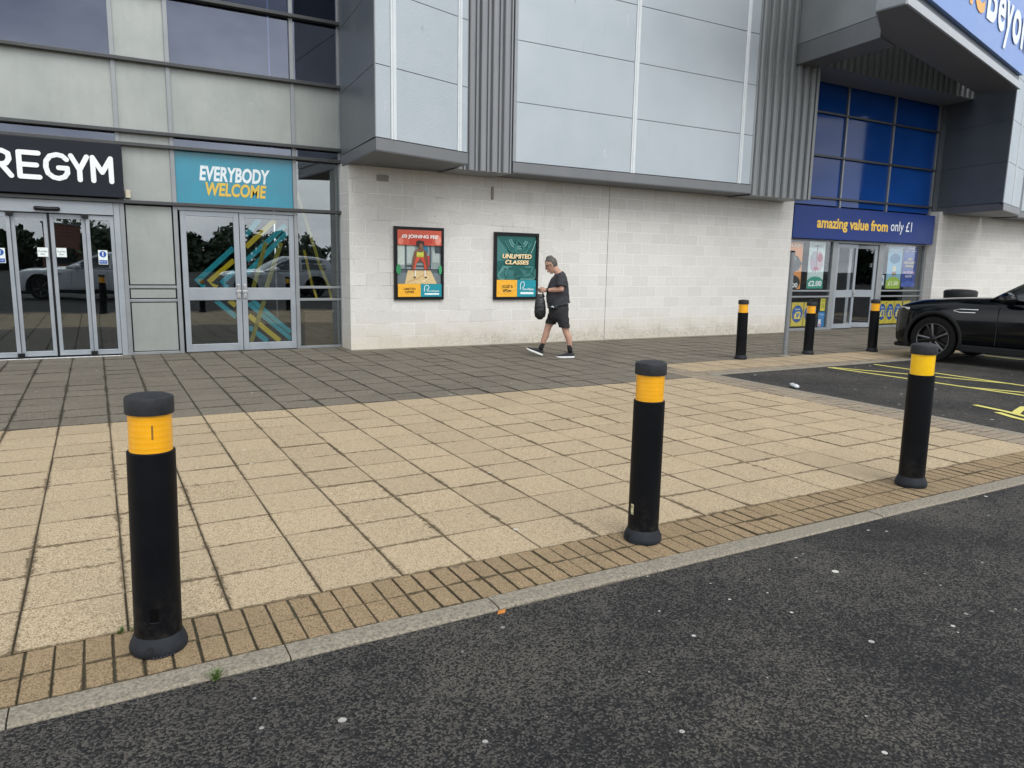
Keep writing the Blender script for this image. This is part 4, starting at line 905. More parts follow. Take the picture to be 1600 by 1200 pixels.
# ------------------------------------------------------------------ bollards
def bollard(name, label, loc, rz=0, amber=M_AMB, sticker_=None, bolt=True, group='black bollards with yellow bands', sz=1.0):
    t = thing(name, label, 'bollard', loc, rz, group); t.scale = (1, 1, sz)
    q = MB(); q.lathe([(.0875, .03), (.0875, .06), (.0872, .40), (.0865, .80), (.0865, .812), (.083, .816), (.076, .816)], 48); b = q.build('body', M_BLACKP, t, smooth='auto', world=False)
    q = MB(); q.lathe([(.1015, 0), (.1065, .008), (.108, .020), (.1055, .034), (.099, .050), (.0925, .066), (.0885, .074), (.080, .074)], 48); c = q.build('base_collar', M_COLLAR, t, smooth='auto', world=False)
    q = MB(); q.lathe([(.0775, .812), (.0775, .965)], 48); q.build('reflective_band', amber, t, smooth='auto', world=False)
    q = MB(); q.lathe([(.079, .962), (.0865, .962), (.0875, .968), (.0872, 1.018), (.0835, 1.026), (.06, 1.034), (.03, 1.038), (.004, 1.039)], 48); q.build('cap', M_CAP, t, smooth='auto', world=False)
    if bolt:
        q = MB(); an = R(-112)
        p = Vector((math.cos(an), math.sin(an), 0)); q.cyl(p * .094 + Vector((0, 0, .034)), p * .1065 + Vector((0, 0, .038)), .0135, 16); q.cyl(p * .1065 + Vector((0, 0, .038)), p * .1075 + Vector((0, 0, .0383)), .007, 6); q.build('bolt_head', M_FRAME, c, world=False)
        q = MB()
        for k in range(7):
            an = R(-104 + k * 6.5); p = Vector((math.cos(an), math.sin(an), 0)); q.cyl(p * .103 + Vector((0, 0, .004)), p * .1088 + Vector((0, 0, .008)), .0042, 6)
        q.build('drain_notch', M_SEAM, c, world=False)
    if sticker_: sticker_(b)
    return t
def curved(name, parent, m, a0, a1, z0, z1, r, layer=0):
    q = MB(); n_ = 8; vs = []
    for i in range(n_ + 1):
        t_ = R(a0 + (a1 - a0) * i / n_)
        for z in (z0, z1): vs.append(((r) * math.cos(t_), (r) * math.sin(t_), z))
    q.add(vs, [(2 * i, 2 * i + 2, 2 * i + 3, 2 * i + 1) for i in range(n_)]); return q.build(name, m, parent, world=False, fixn=False)
def st1(b): curved('recessed_hatch', b, plain('hatch_black', (.0012, .0013, .0016), (.002, .002, .0024), .7, spec=.1), -112, -91, .145, .20, .0878); curved('hatch_edge', b, M_COLLAR, -112, -91, .1425, .145, .0884)
def st2(b): curved('asset_sticker', b, flat('cfcaa2'), -112, -98, .165, .225, .0880); curved('sticker_print', b, flat('26302c'), -109, -104, .20, .216, .0884); curved('sticker_print', b, flat('26302c'), -111, -99, .17, .174, .0884)
B1 = bollard('bollard', 'black bollard with amber band nearest the camera, hatch and bolt near its foot', (.131, 3.078, 0), 0, M_AMB, st1)
q = MB(); curved('band_scuff', B1, flat('8a6424'), -91, -86, .87, .925, .0779)
B2 = bollard('bollard', 'black bollard with amber band and a cream sticker near its foot', (2.650, 3.128, 0), R(-73), M_AMB, st2)
B3 = bollard('bollard', 'black bollard with a plain bright yellow band in front of the black car', (5.132, 3.093, 0), 0, M_YEL, None, False, sz=1.012)
B4 = bollard('bollard', 'far black bollard standing alone in front of the pale block wall', (9.65, 9.048, 0), 0, M_AMB, None, False, sz=.985)
B5 = bollard('bollard', 'far black bollard with a round blue badge on its band beside the grey post', (11.468, 9.126, 0), 0, M_AMB, None, False, sz=.93)
bb = curved('blue_badge', B5, flat('2a63b0'), -78, -40, .85, .93, .0782); curved('badge_symbol', B5, flat('dfe8f0'), -66, -52, .865, .915, .0786)
B6 = bollard('bollard', 'far black bollard in front of the shop doors, left of the black car', (13.09, 8.947, 0), 0, M_AMB, None, False, sz=.975)
for b_, ry in ((B1, 1.05), (B3, -.9), (B4, -1.2), (B5, -.4), (B6, -1.7)): b_.rotation_euler[1] = R(ry)
t = thing('sign_post', 'plain grey metal post standing in front of the shop window between two far bollards', 'post', (10.79, 9.08, 0))
q = MB(); q.lathe([(.042, 0), (.042, 1.85)], 20); q.build('pole', M_POLE, t, smooth='auto', world=False)
q = MB(); q.lathe([(.044, 1.845), (.044, 1.865), (.03, 1.875), (.002, 1.878)], 20); q.build('cap', M_CAP, t, smooth='auto', world=False)
q = MB(); q.lathe([(.10, .0), (.085, .012), (.045, .02)], 20); q.build('footing', M_KERB, t, world=False)
# litter bin behind the car
t = thing('litter_bin', 'black round topped litter bin peeping over the car bonnet', 'bin', (20.75, 11.7, 0))
q = MB(); q.lathe([(.33, 0), (.33, .78), (.35, .79), (.35, .80)], 28); q.build('body', M_BLACKP, t, smooth='auto', world=False)
q = MB(); q.lathe([(.30, .805), (.385, .81), (.40, .83), (.415, 1.0), (.405, 1.045), (.36, 1.075), (.2, 1.095), (.01, 1.10)], 32); q.build('lid', M_CAP, t, smooth='auto', world=False)
# crushed bottle, leaf, weeds
t = thing('plastic_bottle', 'crushed clear plastic bottle lying on the asphalt by the kerb', 'bottle', (8.03, 6.56, ROADZ), R(62))
q = MB(); q.chain([(-.09, 0, .03), (-.06, .004, .034), (0, -.006, .026), (.05, .004, .033), (.075, 0, .03)], [(.024, .033), (.028, .036), (.018, .034), (.028, .036), (.014, .016)], 12); q.build('body', plain('clear_pet', (.50, .55, .58), (.72, .76, .78), .15, spec=.8, scale=30), t, smooth=True, world=False)
q = MB(); q.cyl((.095, 0, .03), (.118, 0, .03), .015, 12); q.build('cap', flat('cfd8de'), t, world=False)
q = MB(); q.add([(1.48, 2.712, ROADZ + .002), (1.515, 2.705, ROADZ + .004), (1.53, 2.722, ROADZ + .012), (1.50, 2.735, ROADZ + .006), (1.48, 2.712, ROADZ + .0035), (1.515, 2.705, ROADZ + .0055), (1.53, 2.722, ROADZ + .0135), (1.50, 2.735, ROADZ + .0075)], [(3, 2, 1, 0), (4, 5, 6, 7), (0, 1, 5, 4), (1, 2, 6, 5), (2, 3, 7, 6), (3, 0, 4, 7)])
tag(q.build('fallen_leaf', flat('b8742a')), 'curled orange leaf on the road at a kerb joint', 'leaf')
M_GRASS = mat_leaf('weed_green', (.06, .11, .02), (.13, .19, .05))
def weed(label, x, y, z, n, h, sp, seed):
    r = random.Random(seed); q = MB()
    for i in range(n):
        a_ = r.uniform(0, 6.28); hh = h * r.uniform(.5, 1); l_ = sp * r.uniform(.4, 1); bx, by = x + r.uniform(-.012, .012), y + r.uniform(-.008, .008); dx, dy = math.cos(a_), math.sin(a_); wv = .0035
        q.add([(bx - dy * wv, by + dx * wv, z), (bx + dy * wv, by - dx * wv, z), (bx + dx * l_ * .5 + dy * wv * .8, by + dy * l_ * .5 - dx * wv * .8, z + hh * .8), (bx + dx * l_ * .5 - dy * wv * .8, by + dy * l_ * .5 + dx * wv * .8, z + hh * .8), (bx + dx * l_, by + dy * l_, z + hh)], [(0, 1, 2, 3), (3, 2, 4)])
    return tag(q.build('weed', M_GRASS, fixn=False), label, 'weed')
weed('bright green weed tuft at the foot of the kerb right of the nearest bollard', .30, 2.738, ROADZ, 26, .045, .045, 1)
weed('tiny weed in the paving joint left of the nearest bollard', -.005, 3.272, -.006, 14, .03, .03, 2)
weed('small weed in the paving joint against the nearest bollard', .045, 3.276, -.006, 12, .022, .03, 3)

# ------------------------------------------------------------------ black car
M_PAINT = plain('black_car_paint', (.0012, .002, .003), (.002, .003, .0042), .1, 0, scale=2, coat=.2, spec=.25)
M_WPAINT = plain('white_car_paint', (.62, .64, .66), (.68, .70, .71), .2, 0, scale=2, coat=1.0)
M_TYRE = plain('tyre_rubber', (.006, .006, .0065), (.011, .011, .011), .85, spec=.2, scale=30, bmp=.3)
M_TRIMP = plain('car_plastic', (.006, .0065, .007), (.0095, .010, .0105), .55, spec=.25, scale=20)
M_RIM = plain('machined_rim', (.14, .147, .155), (.19, .195, .20), .35, .7, scale=10)
M_RIMD = plain('dark_rim', (.008, .008, .009), (.014, .014, .015), .35, .4, scale=10)
M_CARG = glass('car_glass', (.12, .14, .13), .06, (.9, .95, .95))
M_CHROME = plain('chrome', (.7, .72, .73), (.78, .79, .8), .12, 1.0)
def make_car(label, loc, rz):
    t = thing('parked_car', label, 'car', loc, rz)
    st = [(.80, .46, .40, .74, .80), (.78, .66, .30, .82, .88), (.71, .80, .245, .875, .945), (.56, .895, .235, .91, 1.0), (.35, .94, .235, .945, 1.045), (0, .948, .235, .975, 1.075), (-.4, .945, .24, .995, 1.10), (-.8, .945, .245, 1.01, 1.115),
          (-1.1, .945, .25, 1.02, 1.10), (-1.9, .945, .25, 1.04, 1.10), (-2.9, .945, .25, 1.06, 1.11), (-3.4, .925, .28, 1.065, 1.115), (-3.72, .87, .33, 1.05, 1.10), (-3.85, .76, .42, .98, 1.04)]
    vs = []; np_ = 0
    for u, wd, zb_, zs, zt in st:
        half = [(0, zb_), (.75 * wd, zb_), (.95 * wd, zb_ + .035), (.995 * wd, zb_ + .14), (1.0 * wd, zb_ + (zs - zb_) * .5), (.995 * wd, zb_ + (zs - zb_) * .78), (.978 * wd, zs - .045), (.945 * wd, zs), (.86 * wd, zs + (zt - zs) * .62), (.6 * wd, zt - .008), (.3 * wd, zt + .004), (0, zt + .006)]
        ring = [(u, y, z) for y, z in half] + [(u, -y, z) for y, z in half[-2:0:-1]]; np_ = len(ring); vs += ring
    q = MB(); fs = []
    for j in range(len(st) - 1):
        for k in range(np_): fs.append((j * np_ + k, j * np_ + (k + 1) % np_, (j + 1) * np_ + (k + 1) % np_, (j + 1) * np_ + k))
    fs += [tuple(range(np_)), tuple((len(st) - 1) * np_ + k for k in range(np_ - 1, -1, -1))]
    q.add(vs, fs); me = q.mesh('car_shell'); bm = bmesh.new(); bm.from_mesh(me); bmesh.ops.recalc_face_normals(bm, faces=bm.faces); bm.to_mesh(me); bm.free()
    tmp = bpy.data.objects.new('tmp', me); sc.collection.objects.link(tmp); sb = tmp.modifiers.new('s', 'SUBSURF'); sb.levels = 2; sb.render_levels = 2
    cut = MB()
    for u in (0, -2.87):
        for s_ in (1, -1): cut.cyl((u, s_ * .60, .385), (u, s_ * 1.2, .385), .435, 40)
    cme = cut.mesh('cut'); co = bpy.data.objects.new('cut', cme); sc.collection.objects.link(co)
    bo = tmp.modifiers.new('b', 'BOOLEAN'); bo.operation = 'DIFFERENCE'; bo.object = co; bo.solver = 'EXACT'
    dg = bpy.context.evaluated_depsgraph_get(); res = bpy.data.meshes.new_from_object(tmp.evaluated_get(dg)); res.materials.clear(); res.materials.append(M_PAINT)
    bpy.data.objects.remove(tmp); bpy.data.objects.remove(co)
    link('body', res, t, 0, 'auto', False)
    # cabin: pillars and roof in paint, glazing proud of it
    cs = [(-.78, .80, 1.085, .79, 1.095), (-1.08, .87, 1.075, .78, 1.24), (-1.45, .885, 1.075, .72, 1.46), (-1.85, .89, 1.075, .665, 1.60), (-2.5, .89, 1.08, .665, 1.655), (-3.1, .88, 1.085, .655, 1.62), (-3.45, .86, 1.09, .62, 1.54), (-3.75, .80, 1.08, .70, 1.15)]
    vs = []; q = MB()
    for u, wb, zb_, wt, zt in cs:
        half = [(wb, zb_), ((wb + wt) / 2 + .02, (zb_ + zt) / 2), (wt, zt - .02), (wt * .8, zt + .012), (0, zt + .03)]
        vs += [(u, y, z) for y, z in half] + [(u, -y, z) for y, z in half[-2::-1]]
    n_ = 9; fs = [(j * n_ + k, j * n_ + k + 1, (j + 1) * n_ + k + 1, (j + 1) * n_ + k) for j in range(len(cs) - 1) for k in range(n_ - 1)]
    fs += [tuple(range(n_)), tuple((len(cs) - 1) * n_ + k for k in range(n_ - 1, -1, -1))]
    q.add(vs, fs); q.build('cabin', M_PAINT, t, smooth='auto', world=False)
    def side_pt(u, f, s_):
        for (a, b) in zip(cs[:-1], cs[1:]):
            if b[0] <= u <= a[0]:
                k = (a[0] - u) / (a[0] - b[0]); wb = a[1] + (b[1] - a[1]) * k; zb_ = a[2] + (b[2] - a[2]) * k; wt = a[3] + (b[3] - a[3]) * k; zt = a[4] + (b[4] - a[4]) * k - .02
                y = wb + (wt - wb) * f + .08 * f * (1 - f); return (u, s_ * (y + .006), zb_ + (zt - zb_) * f)
    for s_ in (1, -1):
        for us in ([-1.14, -1.3, -1.5, -1.75, -2.0, -2.2], [-2.28, -2.5, -2.8, -3.1, -3.3]):
            q = MB(); lo = [side_pt(u, .06, s_) for u in us]; hi = [side_pt(u, .86 if i else (.80 if us[0] < -2 else .5), s_) for i, u in enumerate(us)]; md = [side_pt(u, .45 if i else .3, s_) for i, u in enumerate(us)]; n_ = len(us)
            q.add(lo + md + hi, [(i, i + 1, n_ + i + 1, n_ + i) for i in range(n_ - 1)] + [(n_ + i, n_ + i + 1, 2 * n_ + i + 1, 2 * n_ + i) for i in range(n_ - 1)]); q.build('side_window', M_CARG, t, smooth=True, world=False)
    ws = [(-.80, .70, 1.10), (-1.08, .68, 1.268), (-1.45, .63, 1.482), (-1.80, .58, 1.618)]; q = MB(); q.add([(u, s_ * y, z + (0.006 if y else .02)) for u, y, z in ws for s_ in (-1, 0, 1)], [(3 * j + k, 3 * j + k + 1, 3 * j + 4 + k, 3 * j + 3 + k) for j in range(3) for k in range(2)])
    q.v = [(x, y, z + (.024 if abs(y) < .01 else .012)) for x, y, z in q.v]; q.build('windscreen', M_CARG, t, smooth=True, world=False)
    for u in (0, -2.87):
        for s_ in (1, -1):
            M = Matrix.Translation((u, s_ * .845, .385)) @ Matrix.Rotation(-s_ * math.pi / 2, 4, 'X')
            q = MB(); q.lathe([(.24, -.10), (.33, -.115), (.372, -.09), (.383, -.04), (.383, .05), (.372, .088), (.335, .10), (.275, .085), (.262, .06)], 44, None, M, False); wh = q.build('wheel', M_TYRE, t, smooth='auto', world=False)
            q = MB(); q.lathe([(.262, .03), (.27, .078), (.262, .082), (.25, .06), (.245, -.05)], 44, M_RIMD, M, False); q.lathe([(.245, -.03), (.01, -.03)], 30, M_RIMD, M, False)
            q.lathe([(.272, .079), (.268, .086), (.258, .082)], 44, M_RIM, M, False)
            for k in range(10):
                an = 2 * math.pi * (k // 2) / 5 + (.17 if k % 2 else -.17); c_, s2 = math.cos(an), math.sin(an)
                pts = [(.06 * c_, .06 * s2, .052), (.255 * math.cos(an * 1), .255 * math.sin(an), .068)]
                q.chain([M @ Vector(p) for p in pts], [(.017, .017), (.021, .014)], 8, M_RIM if k % 2 == 0 else M_RIMD)
            q.lathe([(.065, .02), (.065, .062), (.045, .072), (.002, .074)], 18, M_RIMD, M); q.build('rim', None, wh, smooth='auto', world=False)
            # wheel-arch moulding
            pts = []
            for k in range(15):
                an = R(-18 + 216 * k / 14); pts.append((u + .455 * math.cos(an), s_ * .945, .385 + .455 * math.sin(an)))
            q = MB(); q.chain(pts, [(.032, .016)] * 15, 8); q.build('arch_moulding', M_TRIMP, t, smooth=True, world=False)
    for s_ in (1, -1):
        q = MB(); q.box((-2.40, s_ * .90 - .05, .215), (-.46, s_ * .90 + .055, .335)); q.build('sill_moulding', M_TRIMP, t, .02, world=False)
        q = MB(); q.chain([(-1.14, s_ * .90, 1.05), (-1.16, s_ * 1.0, 1.08)], [.03, .035], 10); q.chain([(-1.12, s_ * .97, 1.10), (-1.14, s_ * 1.06, 1.115), (-1.19, s_ * 1.15, 1.11)], [(.10, .075), (.13, .105), (.10, .085)], 14, side=(0, 0, 1)); q.build('door_mirror', M_PAINT, t, smooth=True, world=False)
        q = MB(); q.chain([(.73, s_ * .60, .85), (.64, s_ * .775, .86), (.46, s_ * .90, .88)], [(.045, .02), (.045, .02), (.02, .01)], 10); q.build('headlight', plain('lamp_glass', (.45, .47, .48), (.6, .62, .62), .1, spec=.8, coat=1), t, smooth=True, world=False)
        q = MB(); yb = s_ * .953; q.chain([(-.30, yb, .885), (-.40, yb, .915), (-.68, yb, .918)], [(.010, .006)] * 3, 8); q.chain([(-.30, yb, .885), (-.40, yb, .862), (-.64, yb, .868)], [(.010, .006)] * 3, 8); q.build('wing_badge', M_CHROME, t, smooth=True, world=False)
        for uu in (-1.85, -2.75):
            q = MB(); q.chain([(uu, s_ * .955, .86), (uu - .1, s_ * .975, .865), (uu - .2, s_ * .955, .865)], [(.012, .012)] * 3, 8); q.build('door_handle', M_PAINT, t, smooth=True, world=False)
        q = MB()
        for uu in (-.98, -2.12, -3.0): q.box((uu - .003, s_ * .945 - .004, .36), (uu + .003, s_ * .945 + .0035, 1.0))
        q.build('door_seam', M_SEAM, t, 0, world=False)
    q = MB(); q.box((.70, -.48, .42), (.80, .48, .70)); q.build('grille', M_TRIMP, t, .03, world=False)
    q = MB(); q.box((.40, -.70, .195), (.77, .70, .27)); q.build('front_splitter', M_TRIMP, t, .03, world=False)
    return t
CAR = make_car('black SUV parked nose-in beside the shop, cropped by the right edge', (13.68, 7.72, ROADZ), R(98)); CAR.scale = (1, 1, 1.03)

# ------------------------------------------------------------------ walking man
M_SKIN = plain('skin', (.42, .235, .165), (.52, .31, .23), .55, scale=9)
M_SHIRT = plain('charcoal_tshirt', (.024, .025, .030), (.042, .043, .050), .9, scale=10, bmp=.4, bscale=18, bdist=.02)
M_SHORTS = plain('black_shorts', (.014, .013, .015), (.022, .021, .024), .85, scale=10, bmp=.4, bscale=14, bdist=.02)
M_SOCK = plain('black_sock', (.008, .008, .009), (.012, .012, .013), .9)
M_SHOE = plain('black_shoe', (.016, .017, .019), (.035, .036, .04), .8, scale=40)
M_SOLE = plain('white_sole', (.68, .68, .66), (.78, .78, .76), .6)
M_HAIR = plain('grey_hair', (.035, .032, .029), (.13, .12, .11), .7, scale=45, bmp=.6, bscale=70, bdist=.01)
man = thing('person', 'man in charcoal T-shirt and black shorts walking left, looking down at his phone', 'person', (6.80, 10.40, 0), R(152))
up = Vector((math.sin(R(25)), 0, math.cos(R(25)))); fn = Vector((math.cos(R(25)), 0, -math.sin(R(25)))); hc = Vector((.185, 0, 1.548))
hs = [(-.118, .050, .032, .028), (-.10, .036, .056, .045), (-.06, .012, .086, .064), (-.01, .0, .098, .073), (.04, -.004, .101, .077), (.08, -.008, .09, .068), (.108, -.012, .062, .048), (.122, -.014, .03, .025)]
body = MB()
body.chain([hc + up * s_ + fn * o_ for s_, o_, _, _ in hs], [(a, b) for _, _, a, b in hs], 20)
body.chain([(.03, 0, 1.36), (.075, 0, 1.425), (.125, 0, 1.49)], [(.068, .075), (.058, .060), (.056, .056)], 16)
body.chain([hc + fn * .093 + up * .012, hc + fn * .112 - up * .026, hc + fn * .108 - up * .036], [.009, .0145, .013], 10)
body.chain([hc + fn * .09 - up * .062, hc + fn * .093 - up * .085], [(.013, .026), (.016, .024)], 10)
for s_ in (1, -1):
    body.chain([hc - fn * .002 + up * .012 + Vector((0, s_ * .076, 0)), hc + fn * .004 - up * .03 + Vector((0, s_ * .073, 0))], [(.017, .008), (.013, .008)], 10)
    body.chain([hc + fn * .086 + up * .034 + Vector((0, s_ * .018, 0)), hc + fn * .074 + up * .032 + Vector((0, s_ * .048, 0))], [.011, .009], 8)
body.chain([(.035, 0, .82), (.05, 0, 1.0), (.05, 0, 1.15), (.045, 0, 1.27), (.035, 0, 1.36)], [(.12, .15), (.13, .165), (.13, .165), (.11, .165), (.07, .10)], 20)
def arm(sh_, el, wr, s_):
    body.chain([(.03, s_ * .10, 1.355), sh_, el], [.06, .056, .043], 14); body.chain([el, (Vector(el) * .6 + Vector(wr) * .4), wr], [.043, .044, .029], 14)
arm((.01, .195, 1.335), (.028, .262, 1.150), (.262, .125, 1.125), 1); arm((.01, -.195, 1.335), (.03, -.255, 1.150), (.275, -.085, 1.120), -1)
# hands: palm, four fingers and a thumb each
def hand(wr, d, s_, curl, lift=.0):
    wr = Vector(wr); d = Vector(d).normalized(); side = Vector((0, 0, 1)).cross(d).normalized() * s_; upv = Vector((0, 0, 1))
    pc = wr + d * .05; body.chain([wr, wr + d * .035, wr + d * .085], [(.021, .026), (.017, .036), (.014, .04)], 12, side=upv)
    for k, (off, ln) in enumerate(((.030, .068), (.010, .076), (-.010, .071), (-.029, .055))):
        b0 = wr + d * .085 + upv * off; c1 = b0 + d * ln * .45 - side * curl * .012; c2 = c1 + (d * .45 - side * curl * .9).normalized() * ln * .34; c3 = c2 + (d * -.35 - side * curl).normalized() * ln * .26
        body.chain([b0 - d * .015, c1, c2, c3], [.0088, .0084, .0078, .007], 8)
    tb = wr + d * .03 + upv * .03; body.chain([tb, tb + d * .03 + upv * .018 - side * .012, tb + d * .06 + upv * .016 - side * .026], [.0105, .0098, .008], 8)
hand((.262, .125, 1.125), (.95, -.32, -.03), 1, 1.0); hand((.275, -.085, 1.120), (.95, .25, -.02), -1, .9)
# legs
body.chain([(.04, -.095, .82), (.12, -.10, .66), (.195, -.10, .525), (.222, -.10, .43), (.238, -.10, .36), (.285, -.10, .24), (.318, -.10, .13)], [(.10, .098), (.085, .083), (.060, .058), (.055, .054), (.058, .055), (.042, .041), (.034, .034)], 16)
body.chain([(.03, .095, .82), (-.02, .10, .66), (-.066, .10, .515), (-.095, .10, .42), (-.128, .10, .355), (-.152, .10, .24), (-.166, .10, .12)], [(.10, .098), (.085, .083), (.060, .058), (.055, .054), (.058, .055), (.042, .041), (.034, .034)], 16)
me = fuse(body, 'body', .005, 3); me.materials.append(M_SKIN); link('body', me, man, 0, True, False)
def cutmesh(me, planes):
    bm = bmesh.new(); bm.from_mesh(me)
    for co, no_ in planes: bmesh.ops.bisect_plane(bm, geom=bm.verts[:] + bm.edges[:] + bm.faces[:], plane_co=co, plane_no=no_, clear_outer=True)
    bm.to_mesh(me); bm.free(); return me
sh_ = MB()
sh_.chain([(.038, 0, .80), (.036, 0, .88), (.058, 0, .97), (.066, 0, 1.07), (.056, 0, 1.20), (.042, 0, 1.31), (.04, 0, 1.385), (.062, 0, 1.43)], [(.190, .212), (.196, .216), (.194, .212), (.192, .21), (.172, .21), (.138, .205), (.098, .115), (.07, .074)], 28)
for s_ in (1, -1): sh_.chain([(.035, s_ * .12, 1.36), (.022, s_ * .195, 1.325), (.027, s_ * .232, 1.25), (.031, s_ * .252, 1.192)], [.074, .082, .086, .089], 16, cap=False)
me = fuse(sh_, 'tshirt', .007, 4)
bm = bmesh.new(); bm.from_mesh(me)
dl = [v for v in bm.verts if v.co.z < .875 - .26 * (v.co.x - .04) or (v.co.z > 1.418 + (.06 - v.co.x) * .45 and abs(v.co.y) < .13)]
bmesh.ops.delete(bm, geom=dl, context='VERTS'); rg = random.Random(2)
for v in bm.verts:
    wz = max(0, 1.15 - v.co.z); v.co += Vector((v.co.x - .05, v.co.y, 0)).normalized() * (.005 * math.sin(v.co.z * 30 + v.co.x * 38 + v.co.y * 17) * (.25 + wz * 2.2) + .0025 * math.sin(v.co.z * 55 - v.co.y * 40 + v.co.x * 30))
bm.to_mesh(me); bm.free(); me.materials.append(M_SHIRT); o = link('tshirt', me, man, 0, True, False)
sd_ = o.modifiers.new('thick', 'SOLIDIFY'); sd_.thickness = .005
st_ = MB()
st_.chain([(.042, 0, .885), (.042, 0, .82), (.04, 0, .74)], [(.165, .19), (.172, .195), (.16, .19)], 24)
st_.chain([(.055, -.085, .80), (.12, -.10, .67), (.182, -.105, .53)], [(.125, .115), (.10, .10), (.082, .092)], 20); st_.chain([(.02, .085, .80), (-.025, .10, .65), (-.066, .105, .485)], [(.13, .115), (.105, .105), (.084, .094)], 20)
me = fuse(st_, 'shorts', .007, 4); bm = bmesh.new(); bm.from_mesh(me)
dl = [v for v in bm.verts if (v.co.y < -.0 and v.co.z < .555 + .12 * (v.co.x - .18)) or (v.co.y >= 0 and v.co.z < .512 + .06 * v.co.x) or v.co.z > .90]
bmesh.ops.delete(bm, geom=dl, context='VERTS')
for v in bm.verts: v.co.x += .004 * math.sin(v.co.z * 60 + v.co.y * 30)
bm.to_mesh(me); bm.free(); me.materials.append(M_SHORTS); o = link('shorts', me, man, 0, True, False); sd_ = o.modifiers.new('thick', 'SOLIDIFY'); sd_.thickness = .006
def sock(a, b): q = MB(); q.chain([a, b], [(.0415, .0415), (.040, .040)], 16, cap=False); q.build('sock', M_SOCK, man, smooth=True, world=False)
sock((.286, -.10, .225), (.325, -.10, .10)); sock((-.150, .10, .222), (-.168, .10, .09))
def shoe(heel, ang, lat):
    M = Matrix.Translation((heel[0], lat, heel[1])) @ Matrix.Rotation(-ang, 4, 'Y')
    prof = [(.0, .026, .075), (.03, .036, .105), (.075, .039, .108), (.13, .040, .088), (.19, .047, .066), (.245, .045, .054), (.28, .030, .044), (.295, .012, .034)]
    q = MB(); vs = []; n_ = 12
    for t_, wd, h in prof:
        for k in range(n_):
            an = 2 * math.pi * k / n_; yy = wd * math.cos(an); zz = .028 + (h - .028) * .5 * (1 + math.sin(an)); vs.append(M @ Vector((t_, yy * (1 if math.sin(an) < .3 else .8), zz)))
    q.add(vs, [(j * n_ + k, j * n_ + (k + 1) % n_, (j + 1) * n_ + (k + 1) % n_, (j + 1) * n_ + k) for j in range(len(prof) - 1) for k in range(n_)] + [tuple(range(n_)), tuple((len(prof) - 1) * n_ + k for k in range(n_))]); o = q.build('shoe', M_SHOE, man, smooth='auto', world=False)
    q = MB(); ol = [(-.008, .0), (-.002, .028), (.03, .041), (.075, .043), (.13, .043), (.19, .051), (.245, .048), (.285, .032), (.302, .008)]
    pl = ol + [(x, -y) for x, y in ol[::-1] if abs(y) > .001]; n_ = len(pl); rz_ = lambda x: .012 * max(0, (x - .2) / .1) ** 2
    q.add([M @ Vector((x, y, rz_(x))) for x, y in pl] + [M @ Vector((x, y, .031 - .25 * rz_(x))) for x, y in pl], [tuple(range(n_)), tuple(range(2 * n_ - 1, n_ - 1, -1))] + [(i, (i + 1) % n_, n_ + (i + 1) % n_, n_ + i) for i in range(n_)])
    q.build('sole', M_SOLE, o, .005, world=False)
shoe((.292, .008), R(21), -.10); shoe((-.235, .004), R(-1), .10)
# hair cap: the head profile a little larger, cut along a slanting hairline
hq = MB(); hq.chain([hc + up * s_ + fn * (o_ - .004) for s_, o_, _, _ in hs[2:-1]], [(a + .0035, b + .0035) for _, _, a, b in hs[2:-1]], 24)
me = fuse(hq, 'hair', .005, 2); bm = bmesh.new(); bm.from_mesh(me)
dl = []
for v in bm.verts:
    r_ = v.co - hc; s_, f_ = r_.dot(up), r_.dot(fn)
    if f_ > .05 and s_ < .085: dl.append(v)
    elif -.012 < f_ <= .05 and s_ < .045 + .5 * max(0, f_): dl.append(v)
    elif f_ <= -.012 and s_ < -.055: dl.append(v)
bmesh.ops.delete(bm, geom=dl, context='VERTS'); bm.to_mesh(me); bm.free(); me.materials.append(M_HAIR); link('hair', me, man, 0, True, False)
q = MB()
for s_ in (1, -1):
    c_ = hc + fn * .099 + up * .012 + Vector((0, s_ * .034, 0)); pts = [c_ + up * (.017 * math.sin(t_)) + Vector((0, .026 * math.cos(t_), 0)) - fn * (.012 * abs(s_ * .034 + .026 * math.cos(t_)) / .06) for t_ in [2 * math.pi * i / 12 for i in range(13)]]
    q.chain(pts, [.0026] * 13, 6); q.chain([c_ + Vector((0, s_ * .026, 0)) - fn * .012 + up * .008, hc + fn * .03 + up * .012 + Vector((0, s_ * .084, 0)), hc - fn * .012 + up * .012 + Vector((0, s_ * .083, 0))], [.0032] * 3, 6)
q.build('glasses', plain('dark_red_frame', (.05, .012, .014), (.08, .02, .02), .35), man, smooth=True, world=False)
q = MB()
for s_ in (1, -1): q.ball(hc + fn * .083 + up * .012 + Vector((0, s_ * .033, 0)), .0125)
q.build('eyes', plain('eye', (.10, .08, .07), (.3, .28, .26), .2), man, smooth=True, world=False)
q = MB(); q.chain([(.222, .148, 1.128), (.25, .132, 1.126)], [(.037, .037)] * 2, 16, cap=False); q.build('wristwatch', plain('black_strap', (.008, .008, .009)), man, smooth=True, world=False)
q = MB(); q.chain([(.10, .195, .858), (.175, .13, .85), (.20, .03, .85)], [(.042, .03)] * 3, 12); q.build('waist_pouch', plain('dark_green_pouch', (.008, .016, .016), (.012, .022, .022), .6), man, smooth=True, world=False)
q = MB(); q.chain([(.135, .200, .852), (.16, .178, .866), (.18, .158, .852)], [(.010, .004)] * 3, 8); q.build('pouch_mark', M_WHITE, man, smooth=True, world=False)
